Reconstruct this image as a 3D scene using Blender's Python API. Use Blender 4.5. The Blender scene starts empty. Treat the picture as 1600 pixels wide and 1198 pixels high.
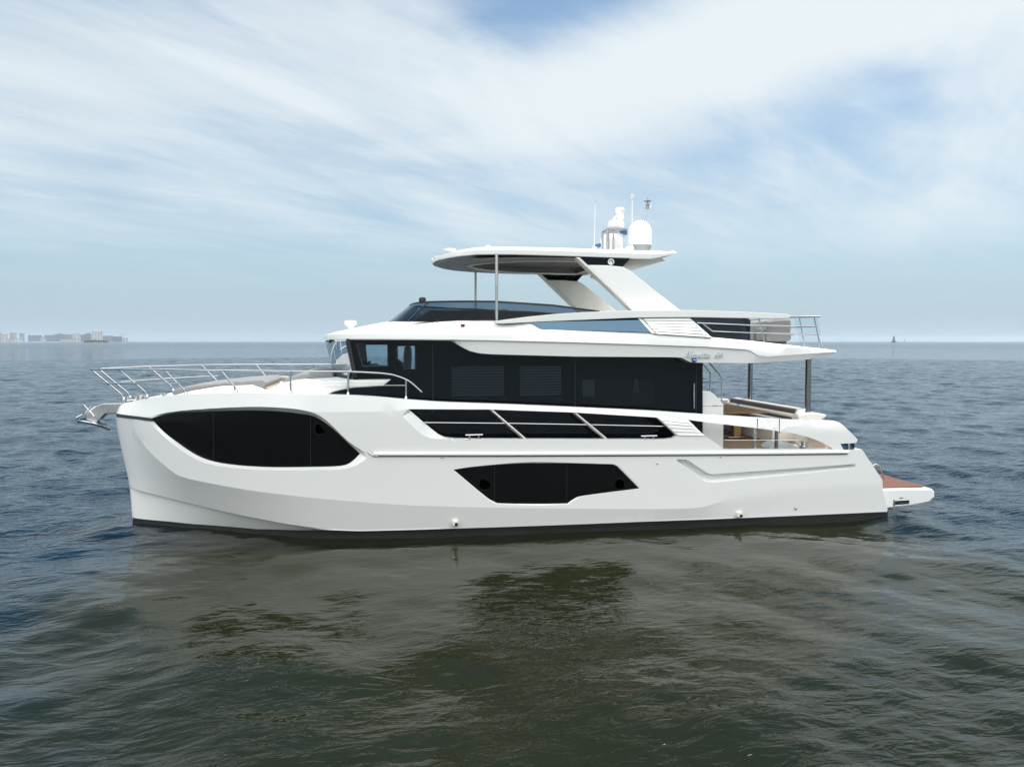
import bpy, bmesh, math, random
import numpy as np
from mathutils import Vector, Matrix
from mathutils.geometry import delaunay_2d_cdt
random.seed(7); rng = np.random.default_rng(11)
S = bpy.context.scene
COL = S.collection
R = math.radians
# ------------------------------------------------------------------ camera
F_PX, YAW, PITCH = 1067.0, R(10.1), math.atan(66/1067.0)
CAM = np.array([0.0, -17.2, 4.4])
cd = bpy.data.cameras.new('camera'); cam = bpy.data.objects.new('camera', cd); COL.objects.link(cam)
cd.sensor_fit = 'HORIZONTAL'; cd.sensor_width = 36; cd.lens = F_PX/1600*36
cd.clip_start = 0.1; cd.clip_end = 60000
cam.location = CAM; cam.rotation_euler = (R(90)-PITCH, 0, -YAW)
S.camera = cam
# ------------------------------------------------------------------ light
SUN = Vector((0.36, 0.075, 0.93)).normalized()
SUN_EL = math.asin(SUN.z); SUN_AZ = math.atan2(SUN.x, SUN.y)
sd = bpy.data.lights.new('sun', 'SUN'); so = bpy.data.objects.new('sun', sd); COL.objects.link(so)
sd.energy = 2.6; sd.angle = R(0.5); sd.color = (1.0, 0.955, 0.89)
so.location = (20, -20, 40); so.rotation_euler = SUN.to_track_quat('Z', 'Y').to_euler()
S.view_settings.view_transform = 'Standard'; S.view_settings.look = 'None'
S.view_settings.gamma = 1; S.view_settings.exposure = 1.0
S.cycles.use_denoising = True
S.cycles.max_bounces = 10; S.cycles.transparent_max_bounces = 16; S.cycles.volume_bounces = 1
S.cycles.caustics_reflective = False; S.cycles.caustics_refractive = False
S.cycles.sample_clamp_indirect = 6; S.cycles.sample_clamp_direct = 1.6

class NT:
    """small helper to write node trees"""
    def __init__(s, tree): s.t = tree; s.n = tree.nodes; s.l = tree.links
    def node(s, typ, **kw):
        n = s.n.new(typ)
        for k, v in kw.items(): setattr(n, k, v)
        return n
    def put(s, sock, v):
        if v is None: return
        if isinstance(v, bpy.types.NodeSocket): s.l.new(v, sock)
        else: sock.default_value = v
    def m(s, op, a, b=None, c=None, clamp=False):
        n = s.node('ShaderNodeMath', operation=op, use_clamp=clamp)
        s.put(n.inputs[0], a); s.put(n.inputs[1], b); s.put(n.inputs[2], c)
        return n.outputs[0]
    def mix(s, f, a, b, blend='MIX'):
        n = s.node('ShaderNodeMix', data_type='RGBA', blend_type=blend)
        s.put(n.inputs[0], f); s.put(n.inputs[6], a); s.put(n.inputs[7], b)
        return n.outputs[2]
    def noise(s, vec, scale, detail=4, rough=0.5, dist=0.0):
        n = s.node('ShaderNodeTexNoise'); s.put(n.inputs['Vector'], vec)
        n.inputs['Scale'].default_value = scale; n.inputs['Detail'].default_value = detail
        n.inputs['Roughness'].default_value = rough; n.inputs['Distortion'].default_value = dist
        return n.outputs['Fac']
    def ramp(s, v, lo, hi, a=0.0, b=1.0, smooth=True):
        n = s.node('ShaderNodeMapRange', interpolation_type='SMOOTHSTEP' if smooth else 'LINEAR')
        s.put(n.inputs[0], v); n.inputs[1].default_value = lo; n.inputs[2].default_value = hi
        n.inputs[3].default_value = a; n.inputs[4].default_value = b
        return n.outputs[0]
    def xyz(s, x, y, z):
        n = s.node('ShaderNodeCombineXYZ'); s.put(n.inputs[0], x); s.put(n.inputs[1], y); s.put(n.inputs[2], z)
        return n.outputs[0]

# ------------------------------------------------------------------ sky
W = bpy.data.worlds.new('World'); S.world = W; W.use_nodes = True
nt = NT(W.node_tree); nt.n.clear()
SKY_STR = 0.10
sky = nt.node('ShaderNodeTexSky', sky_type='NISHITA', sun_disc=False, sun_elevation=SUN_EL, sun_rotation=SUN_AZ,
              altitude=0, air_density=1.0, dust_density=1.2, ozone_density=1.5)
tc = nt.node('ShaderNodeTexCoord'); sep = nt.node('ShaderNodeSeparateXYZ'); nt.l.new(tc.outputs['Generated'], sep.inputs[0])
dx, dy, dz = sep.outputs
dzc = nt.m('MAXIMUM', dz, 0.0)
az = nt.m('MULTIPLY', nt.m('ARCTAN2', dx, dy), 57.2958)           # compass bearing, degrees
el = nt.m('MULTIPLY', nt.m('ARCSINE', dzc), 57.2958)              # height above the horizon, degrees
inv = nt.m('DIVIDE', 1.0, nt.m('ADD', dzc, 0.10))
px = nt.m('MULTIPLY', dx, inv); py = nt.m('MULTIPLY', dy, inv)    # high cloud sheet seen in perspective
mp = nt.node('ShaderNodeMapping', vector_type='TEXTURE'); nt.l.new(nt.xyz(px, py, 0.0), mp.inputs[0])
mp.inputs['Rotation'].default_value = (0, 0, R(50)); mp.inputs['Scale'].default_value = (2.6, 0.62, 1)
streak = nt.noise(mp.outputs[0], 1.0, 10, 0.62, 0.7)
mp3 = nt.node('ShaderNodeMapping', vector_type='TEXTURE'); nt.l.new(nt.xyz(px, py, 0.0), mp3.inputs[0])
mp3.inputs['Rotation'].default_value = (0, 0, R(28)); mp3.inputs['Scale'].default_value = (1.1, 0.22, 1); mp3.inputs['Location'].default_value = (5, 2, 0)
fine = nt.noise(mp3.outputs[0], 1.0, 9, 0.62, 0.5)
mp2 = nt.node('ShaderNodeMapping'); nt.l.new(nt.xyz(px, py, 0.0), mp2.inputs[0])
mp2.inputs['Rotation'].default_value = (0, 0, R(10)); mp2.inputs['Scale'].default_value = (0.7, 1.0, 1); mp2.inputs['Location'].default_value = (3.1, 1.7, 0)
puff = nt.noise(mp2.outputs[0], 0.8, 8, 0.55, 0.4)
wob = nt.m('MULTIPLY', nt.m('SUBTRACT', nt.noise(mp2.outputs[0], 1.3, 6, 0.6), 0.5), 22.0)
def blob(a0, e0, wa, we, rot, amp):
    u = nt.m('ADD', nt.m('SUBTRACT', az, a0), wob); v = nt.m('ADD', nt.m('SUBTRACT', el, e0), nt.m('MULTIPLY', wob, 0.35))
    c, s_ = math.cos(R(rot)), math.sin(R(rot))
    p = nt.m('DIVIDE', nt.m('ADD', nt.m('MULTIPLY', u, c), nt.m('MULTIPLY', v, s_)), wa)
    q = nt.m('DIVIDE', nt.m('SUBTRACT', nt.m('MULTIPLY', v, c), nt.m('MULTIPLY', u, s_)), we)
    r2 = nt.m('ADD', nt.m('MULTIPLY', p, p), nt.m('MULTIPLY', q, q))
    return nt.m('MULTIPLY', nt.m('EXPONENT', nt.m('MULTIPLY', r2, -1.0)), amp)
def b_px(x, y, wx, wy, rot, amp):                                  # bearing and height of a cloud bank
    return blob(math.degrees(math.atan((x-800)/F_PX))+math.degrees(YAW), math.degrees(math.atan((533-y)/F_PX)), wx, wy, rot, amp)
tot = None
for bb in [b_px(1180, 110, 17, 4.6, 10, 0.95), b_px(1500, 60, 12, 5.0, 0, 0.75), b_px(900, 150, 12, 4.0, 8, 0.45), b_px(560, 70, 16, 5.0, -12, 0.45),
           b_px(800, 200, 30, 5, -6, 0.20), b_px(200, 190, 22, 5.0, -8, 0.32), b_px(1560, 240, 7, 3, 0, 0.35), b_px(250, 20, 9, 4, -10, -0.25), b_px(1330, 360, 20, 2.0, -3, 0.18),
           b_px(870, 15, 7, 3.0, 10, -0.85), b_px(1290, 225, 9, 2.2, -4, -0.40), b_px(520, 120, 7, 2.0, -20, -0.20), b_px(100, 90, 9, 3, -10, -0.12)]:
    tot = bb if tot is None else nt.m('ADD', tot, bb)
tot = nt.m('MULTIPLY', tot, 0.72)
dens = nt.m('ADD', tot, nt.m('ADD', nt.m('ADD', nt.m('MULTIPLY', nt.m('SUBTRACT', streak, 0.47), 1.2), nt.m('MULTIPLY', nt.m('SUBTRACT', fine, 0.5), 0.6)), nt.m('MULTIPLY', nt.m('SUBTRACT', puff, 0.5), 0.9)))
cover = nt.ramp(nt.m('ADD', dens, 0.54), 0.0, 1.25)
cover = nt.m('MULTIPLY', cover, nt.ramp(el, 2.0, 12.0))
cover = nt.m('MULTIPLY', cover, nt.ramp(el, 25.0, 38.0, 0.92, 0.06))
hz = nt.m('EXPONENT', nt.m('MULTIPLY', el, -0.14))                 # pale air low over the horizon
k = 1.0/SKY_STR
base = nt.mix(nt.m('ADD', nt.m('MULTIPLY', hz, 0.62), nt.m('MULTIPLY', nt.m('EXPONENT', nt.m('MULTIPLY', el, -0.030)), 0.46)), nt.mix(1.0, sky.outputs[0], (0.56, 0.70, 0.74, 1), 'MULTIPLY'), (0.240*k, 0.305*k, 0.352*k, 1))
base = nt.mix(nt.ramp(el, 26.0, 37.0, 0.0, 0.95), base, (0.042*k, 0.12*k, 0.205*k, 1))
colr = nt.mix(cover, base, (0.43*k, 0.463*k, 0.475*k, 1))
# unseen bright cloud bank added behind the viewer to light the shaded hull side
back = nt.m('MULTIPLY', nt.ramp(nt.m('ADD', nt.m('MULTIPLY', dx, -math.sin(YAW)), nt.m('MULTIPLY', dy, -math.cos(YAW))), -0.05, 0.55), nt.ramp(el, 7.0, 24.0))
back = nt.m('MULTIPLY', back, nt.ramp(puff, 0.25, 0.6, 0.6, 1.0))
colr = nt.mix(back, colr, (1.54*k, 1.55*k, 1.53*k, 1))
bg = nt.node('ShaderNodeBackground'); nt.l.new(colr, bg.inputs[0]); bg.inputs[1].default_value = SKY_STR
wo = nt.node('ShaderNodeOutputWorld'); nt.l.new(bg.outputs[0], wo.inputs[0])

# ------------------------------------------------------------------ measuring helpers
_Rv = np.array([math.cos(YAW), -math.sin(YAW), 0.0]); _Fh = np.array([math.sin(YAW), math.cos(YAW), 0.0]); _Z = np.array([0, 0, 1.0])
_Fv = _Fh*math.cos(PITCH) - _Z*math.sin(PITCH); _Uv = _Fh*math.sin(PITCH) + _Z*math.cos(PITCH)
def ray(x, y): return (x-800)/F_PX*_Rv - (y-599)/F_PX*_Uv + _Fv
def at(x, y, Y):                    # point of the boat on the lengthwise plane Y
    d = ray(x, y); return CAM + d*((Y-CAM[1])/d[1])
def atz(x, y, z):
    d = ray(x, y); return CAM + d*((z-CAM[2])/d[2])
def line(pts, bf):                  # photo points on a surface Y = -bf(X) -> X, Z arrays
    out = []
    for x, y in pts:
        Y = -2.0
        for _ in range(25):
            p = at(x, y, Y); Y = 0.5*Y - 0.5*(bf(p[0], p[2]) if callable(bf) else bf)
        out.append((p[0], p[2]))
    a = np.array(out); return a
def pchip(xs, ys):
    xs, ys = np.array(xs, float), np.array(ys, float); h = np.diff(xs); dl = np.diff(ys)/h
    m = np.zeros(len(xs)); m[0], m[-1] = dl[0], dl[-1]
    for i in range(1, len(xs)-1):
        if dl[i-1]*dl[i] > 0:
            w1, w2 = 2*h[i]+h[i-1], h[i]+2*h[i-1]; m[i] = (w1+w2)/(w1/dl[i-1]+w2/dl[i])
    def f(x):
        x = float(min(max(x, xs[0]), xs[-1])); i = int(min(max(np.searchsorted(xs, x)-1, 0), len(xs)-2))
        t = (x-xs[i])/h[i]
        return ys[i]*(1+2*t)*(1-t)**2 + m[i]*h[i]*t*(1-t)**2 + ys[i+1]*t*t*(3-2*t) + m[i+1]*h[i]*t*t*(t-1)
    return f
def lin(a):
    a = a[np.argsort(a[:, 0])]; return lambda x: float(np.interp(x, a[:, 0], a[:, 1]))
def smooth_line(pts, n=6):          # Catmull-Rom through points
    P = [np.array(p, float) for p in pts]; out = []
    for i in range(len(P)-1):
        p0 = P[max(i-1, 0)]; p1 = P[i]; p2 = P[i+1]; p3 = P[min(i+2, len(P)-1)]
        for j in range(n):
            t = j/n; out.append(0.5*(2*p1 + (p2-p0)*t + (2*p0-5*p1+4*p2-p3)*t*t + (3*p1-p0-3*p2+p3)*t**3))
    out.append(P[-1]); return out
def dens(poly, step, closed=True):
    out = []; n = len(poly)
    for i in range(n if closed else n-1):
        a = np.array(poly[i]); b = np.array(poly[(i+1) % n]); k_ = max(1, int(np.linalg.norm(b-a)/step))
        out += [a+(b-a)*j/k_ for j in range(k_)]
    if not closed: out.append(np.array(poly[-1]))
    return out
def inside(pts, poly):
    pts = np.asarray(pts); poly = np.asarray(poly); r = np.zeros(len(pts), bool)
    x, y = pts[:, 0], pts[:, 1]; n = len(poly)
    for i in range(n):
        x1, y1 = poly[i]; x2, y2 = poly[(i+1) % n]
        if y1 == y2: continue
        c = ((y1 > y) != (y2 > y)) & (x < (x2-x1)*(y-y1)/(y2-y1)+x1); r ^= c
    return r
def near(pts, poly, closed=True):   # distance to a polyline
    pts = np.asarray(pts); poly = np.asarray(poly); d = np.full(len(pts), 1e9); n = len(poly)
    for i in range(n if closed else n-1):
        a = poly[i]; b = poly[(i+1) % n]; ab = b-a; L = max(ab@ab, 1e-12)
        t = np.clip(((pts-a)@ab)/L, 0, 1); d = np.minimum(d, np.linalg.norm(pts-(a+t[:, None]*ab), axis=1))
    return d
def cdt(polys, lines_, pts):        # triangulate with every polygon and line as an edge
    V, E = [], []
    for p in polys:
        o = len(V); V += [Vector((float(a[0]), float(a[1]))) for a in p]; E += [(o+i, o+(i+1) % len(p)) for i in range(len(p))]
    for p in lines_:
        o = len(V); V += [Vector((float(a[0]), float(a[1]))) for a in p]; E += [(o+i, o+i+1) for i in range(len(p)-1)]
    V += [Vector((float(a[0]), float(a[1]))) for a in pts]
    r = delaunay_2d_cdt(V, E, [], 0, 1e-5)
    return np.array([tuple(v) for v in r[0]]), np.array([f for f in r[2]])

# ------------------------------------------------------------------ object helpers
def tag(o, label=None, cat=None, group=None, kind=None):
    if label: o['label'] = label
    if cat: o['category'] = cat
    if group: o['group'] = group
    if kind: o['kind'] = kind
    return o
def empty(name, loc=(0, 0, 0), rz=0.0):
    o = bpy.data.objects.new(name, None); COL.objects.link(o); o.location = loc; o.rotation_euler = (0, 0, rz); o.empty_display_size = 0.2
    return o
def mesh_obj(name, verts, faces, mat, parent=None, smooth=35, bevel=0.0, seg=2):
    me = bpy.data.meshes.new(name); me.from_pydata([tuple(map(float, v)) for v in verts], [], [tuple(int(i) for i in f) for f in faces])
    me.validate(); me.update()
    for m_ in (mat if isinstance(mat, (list, tuple)) else [mat]): me.materials.append(m_)
    if smooth:
        me.polygons.foreach_set('use_smooth', [True]*len(me.polygons)); me.set_sharp_from_angle(angle=R(smooth))
    o = bpy.data.objects.new(name, me); COL.objects.link(o)
    if parent is not None: o.parent = parent
    if bevel:
        b = o.modifiers.new('bevel', 'BEVEL'); b.width = bevel; b.segments = seg; b.limit_method = 'ANGLE'; b.angle_limit = R(30); b.harden_normals = False
    return o
class MB:
    """collects shapes into one mesh"""
    def __init__(s): s.v = []; s.f = []
    def add(s, v, f):
        o = len(s.v); s.v += [tuple(map(float, a)) for a in v]; s.f += [tuple(int(i)+o for i in g) for g in f]; return s
    def box(s, x0, x1, y0, y1, z0, z1):
        v = [(x, y, z) for z in (z0, z1) for y in (y0, y1) for x in (x0, x1)]
        return s.add(v, [(0, 2, 3, 1), (4, 5, 7, 6), (0, 1, 5, 4), (2, 6, 7, 3), (0, 4, 6, 2), (1, 3, 7, 5)])
    def tube(s, path, r, n=10, cap=True):
        P = [np.array(p, float) for p in path]; m_ = len(P)
        rr = r if isinstance(r, (list, tuple)) else [r]*m_
        T = [P[min(i+1, m_-1)]-P[max(i-1, 0)] for i in range(m_)]; T = [t/max(np.linalg.norm(t), 1e-9) for t in T]
        u = np.cross(T[0], [0, 0, 1.0]); u = u if np.linalg.norm(u) > 1e-3 else np.cross(T[0], [1.0, 0, 0]); u /= np.linalg.norm(u)
        v, f = [], []
        for i in range(m_):
            u = u-T[i]*(u@T[i]); u /= np.linalg.norm(u); w = np.cross(T[i], u)
            v += [P[i]+rr[i]*(math.cos(2*math.pi*j/n)*u+math.sin(2*math.pi*j/n)*w) for j in range(n)]
        for i in range(m_-1):
            for j in range(n): f.append((i*n+j, i*n+(j+1) % n, (i+1)*n+(j+1) % n, (i+1)*n+j))
        if cap: f += [tuple(range(n-1, -1, -1)), tuple((m_-1)*n+j for j in range(n))]
        return s.add(v, f)
    def lathe(s, prof, c=(0, 0, 0), n=28, axis='z'):
        v, f = [], []; m_ = len(prof)
        for r, h in prof:
            for j in range(n):
                a = 2*math.pi*j/n; p = (max(r, 1e-4)*math.cos(a), max(r, 1e-4)*math.sin(a), h)
                if axis == 'y': p = (p[0], p[2], p[1])
                elif axis == 'x': p = (p[2], p[0], p[1])
                v.append((p[0]+c[0], p[1]+c[1], p[2]+c[2]))
        for i in range(m_-1):
            for j in range(n):
                q = (i*n+j, i*n+(j+1) % n, (i+1)*n+(j+1) % n, (i+1)*n+j); f.append(q if axis != 'y' else q[::-1])
        a_, b_ = tuple(range(n-1, -1, -1)), tuple((m_-1)*n+j for j in range(n))
        f += [a_, b_] if axis != 'y' else [a_[::-1], b_[::-1]]
        return s.add(v, f)
    def prism(s, xz, y0, y1):            # polygon in the X-Z plane given width along Y (y may be a list per point)
        n = len(xz); Y0 = y0 if isinstance(y0, (list, tuple)) else [y0]*n; Y1 = y1 if isinstance(y1, (list, tuple)) else [y1]*n
        ar = sum(xz[i][0]*xz[(i+1) % n][1]-xz[(i+1) % n][0]*xz[i][1] for i in range(n))
        v = [(p[0], Y0[i], p[1]) for i, p in enumerate(xz)]+[(p[0], Y1[i], p[1]) for i, p in enumerate(xz)]
        f = [tuple(range(n)), tuple(range(2*n-1, n-1, -1))]+[(i, i+n, (i+1) % n+n, (i+1) % n) for i in range(n)]
        if ar < 0: f = [g[::-1] for g in f]
        return s.add(v, f)
    def prism_z(s, xy, z0, z1):
        n = len(xy); ar = sum(xy[i][0]*xy[(i+1) % n][1]-xy[(i+1) % n][0]*xy[i][1] for i in range(n))
        v = [(p[0], p[1], z0) for p in xy]+[(p[0], p[1], z1) for p in xy]
        f = [tuple(range(n-1, -1, -1)), tuple(range(n, 2*n))]+[(i, (i+1) % n, (i+1) % n+n, i+n) for i in range(n)]
        if ar < 0: f = [g[::-1] for g in f]
        return s.add(v, f)
    def grid(s, rows, flip=False):       # rows of equal length
        n = len(rows[0]); v = [p for r in rows for p in r]
        f = [(i*n+j, i*n+j+1, (i+1)*n+j+1, (i+1)*n+j) for i in range(len(rows)-1) for j in range(n-1)]
        return s.add(v, [g[::-1] for g in f] if flip else f)
    def mirror(s):                       # add the starboard copy
        n = len(s.v); s.v += [(a, -b, c) for a, b, c in s.v]; s.f += [tuple(i+n for i in g)[::-1] for g in list(s.f)]; return s
    def build(s, name, mat, parent=None, smooth=35, bevel=0.0, seg=2): return mesh_obj(name, s.v, s.f, mat, parent, smooth, bevel, seg)

# ------------------------------------------------------------------ materials
def mat(name, col, rough=0.5, metal=0.0, spec=0.5, var=0.0, vscale=3.0, bump=0.0, bscale=40.0, coat=0.0):
    m_ = bpy.data.materials.new(name); m_.use_nodes = True; n = NT(m_.node_tree); b = n.n['Principled BSDF']
    b.inputs['Base Color'].default_value = (*col, 1); b.inputs['Roughness'].default_value = rough
    b.inputs['Metallic'].default_value = metal; b.inputs['Specular IOR Level'].default_value = spec; b.inputs['Coat Weight'].default_value = coat
    t = n.node('ShaderNodeTexCoord')
    if var:
        f = n.noise(t.outputs['Object'], vscale, 5, 0.6)
        n.put(b.inputs['Base Color'], n.mix(n.ramp(f, 0.3, 0.7), (*[c*(1-var) for c in col], 1), (*[min(1, c*(1+var)) for c in col], 1)))
        n.put(b.inputs['Roughness'], n.ramp(f, 0.3, 0.7, rough*0.85, min(1, rough*1.2)))
    if bump:
        bp = n.node('ShaderNodeBump'); bp.inputs['Strength'].default_value = bump; bp.inputs['Distance'].default_value = 0.01
        n.put(bp.inputs['Height'], n.noise(t.outputs['Object'], bscale, 4, 0.6)); n.put(b.inputs['Normal'], bp.outputs[0])
    return m_
M = {}
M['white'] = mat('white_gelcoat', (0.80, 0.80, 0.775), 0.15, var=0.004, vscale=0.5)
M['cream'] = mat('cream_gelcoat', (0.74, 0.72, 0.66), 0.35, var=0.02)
M['black'] = mat('black_glass', (0.0030, 0.0052, 0.0075), 0.025, spec=0.22)
M['black_hull'] = mat('black_hull_glass', (0.003, 0.0035, 0.004), 0.03, spec=0.14)
M['antifoul'] = mat('antifouling_paint', (0.012, 0.013, 0.012), 0.55, var=0.3, vscale=2.0)
n = NT(M['antifoul'].node_tree); g_ = n.node('ShaderNodeNewGeometry'); q_ = n.node('ShaderNodeSeparateXYZ'); n.l.new(g_.outputs['Position'], q_.inputs[0])
mp_ = n.node('ShaderNodeMapping'); n.l.new(g_.outputs['Position'], mp_.inputs[0]); mp_.inputs['Scale'].default_value = (1.2, 1.2, 6)
sc_ = n.m('MULTIPLY', n.ramp(n.m('ADD', q_.outputs[2], n.m('MULTIPLY', n.noise(mp_.outputs[0], 2.5, 5, 0.65), 0.14)), 0.20, 0.26, 1.0, 0.0), n.ramp(n.noise(mp_.outputs[0], 5.0, 5, 0.7), 0.4, 0.65, 0.25, 1.0))
n.put(n.n['Principled BSDF'].inputs['Base Color'], n.mix(sc_, (0.010, 0.011, 0.011, 1), (0.024, 0.026, 0.019, 1)))
M['rubber'] = mat('black_rubber', (0.015, 0.016, 0.018), 0.5)
M['chrome'] = mat('polished_steel', (0.56, 0.56, 0.57), 0.14, metal=1.0, var=0.02)
M['steel'] = mat('brushed_steel', (0.55, 0.54, 0.51), 0.28, metal=1.0, var=0.05)
M['darkpost'] = mat('dark_steel', (0.27, 0.265, 0.255), 0.2, metal=1.0)
M['grey'] = mat('grey_fabric', (0.225, 0.228, 0.23), 0.85, var=0.06, vscale=9, bump=0.25, bscale=220)
M['taupe'] = mat('taupe_fabric', (0.36, 0.305, 0.26), 0.85, var=0.05, vscale=9, bump=0.25, bscale=220)
M['brown'] = mat('brown_weave', (0.085, 0.072, 0.063), 0.7, var=0.12, vscale=30, bump=0.3, bscale=150)
M['plasticw'] = mat('white_plastic', (0.80, 0.80, 0.79), 0.35, var=0.015)
M['greyband'] = mat('grey_plastic', (0.30, 0.31, 0.32), 0.5)
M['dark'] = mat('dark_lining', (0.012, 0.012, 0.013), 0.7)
M['console'] = mat('dark_console', (0.005, 0.008, 0.012), 0.5, spec=0.2)
M['ceil'] = mat('grey_ceiling', (0.20, 0.185, 0.175), 0.4, var=0.04)
M['ceil2'] = mat('dark_wood_ceiling', (0.045, 0.036, 0.032), 0.35, var=0.15)
M['red'] = mat('red_lens', (0.12, 0.012, 0.012), 0.2)
M['blue'] = mat('blue_badge', (0.02, 0.09, 0.25), 0.3)
M['silver'] = mat('silver_lettering', (0.55, 0.59, 0.62), 0.35, metal=0.35)
M['blind'] = mat('roller_blind', (0.44, 0.49, 0.51), 0.7)
def teak(name, c1, c2, across='y', w=0.06, rough=0.55):
    m_ = bpy.data.materials.new(name); m_.use_nodes = True; n = NT(m_.node_tree); b = n.n['Principled BSDF']; b.inputs['Roughness'].default_value = rough; b.inputs['Specular IOR Level'].default_value = 0.15
    t = n.node('ShaderNodeTexCoord'); s_ = n.node('ShaderNodeSeparateXYZ'); n.l.new(t.outputs['Object'], s_.inputs[0])
    q = s_.outputs[1] if across == 'y' else s_.outputs[0]
    fr = n.m('FRACT', n.m('DIVIDE', q, w)); seam = n.m('LESS_THAN', n.m('ABSOLUTE', n.m('SUBTRACT', fr, 0.5)), 0.05)
    mp_ = n.node('ShaderNodeMapping'); n.l.new(t.outputs['Object'], mp_.inputs[0]); mp_.inputs['Scale'].default_value = (1.5, 30, 1) if across == 'y' else (30, 1.5, 1)
    g = n.noise(mp_.outputs[0], 2.0, 6, 0.65)
    n.put(b.inputs['Base Color'], n.mix(seam, n.mix(g, (*c1, 1), (*c2, 1)), (0.02, 0.018, 0.016, 1)))
    return m_
M['teak'] = teak('teak_deck', (0.33, 0.20, 0.11), (0.46, 0.31, 0.18))
M['teak_red'] = teak('red_teak_deck', (0.125, 0.060, 0.043), (0.20, 0.098, 0.070), 'y', 0.09, 0.6)
M['teak_fur'] = teak('teak_furniture', (0.24, 0.135, 0.06), (0.40, 0.25, 0.11), 'y', 0.2, 0.65)
def tint(name, col, fres=0.06, rough=0.02):
    m_ = bpy.data.materials.new(name); m_.use_nodes = True; n = NT(m_.node_tree); n.n.remove(n.n['Principled BSDF'])
    lw = n.node('ShaderNodeFresnel'); lw.inputs[0].default_value = 1.5
    tr = n.node('ShaderNodeBsdfTransparent'); tr.inputs[0].default_value = (*col, 1)
    gl = n.node('ShaderNodeBsdfGlossy'); gl.inputs['Roughness'].default_value = rough; gl.inputs[0].default_value = (.9, .95, 1, 1)
    mx = n.node('ShaderNodeMixShader'); n.l.new(n.m('ADD', lw.outputs[0], fres-0.04, None, True), mx.inputs[0]); n.l.new(tr.outputs[0], mx.inputs[1]); n.l.new(gl.outputs[0], mx.inputs[2])
    n.l.new(mx.outputs[0], n.n['Material Output'].inputs[0]); return m_
M['tint'] = tint('smoked_glass', (0.19, 0.27, 0.335), 0.012)
M['tint_dark'] = tint('dark_smoked_glass', (0.14, 0.17, 0.20), 0.05)
M['tint_house'] = tint('black_tinted_glass', (0.47, 0.51, 0.53), 0.025)
M['clear'] = tint('clear_glass', (0.93, 0.96, 0.965), 0.03)
M['clear_blue'] = tint('light_tinted_glass', (0.80, 0.87, 0.90), 0.02)
M['mirror_blue'] = mat('blue_mirror_glass', (0.080, 0.135, 0.185), 0.06, metal=0.95)
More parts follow.
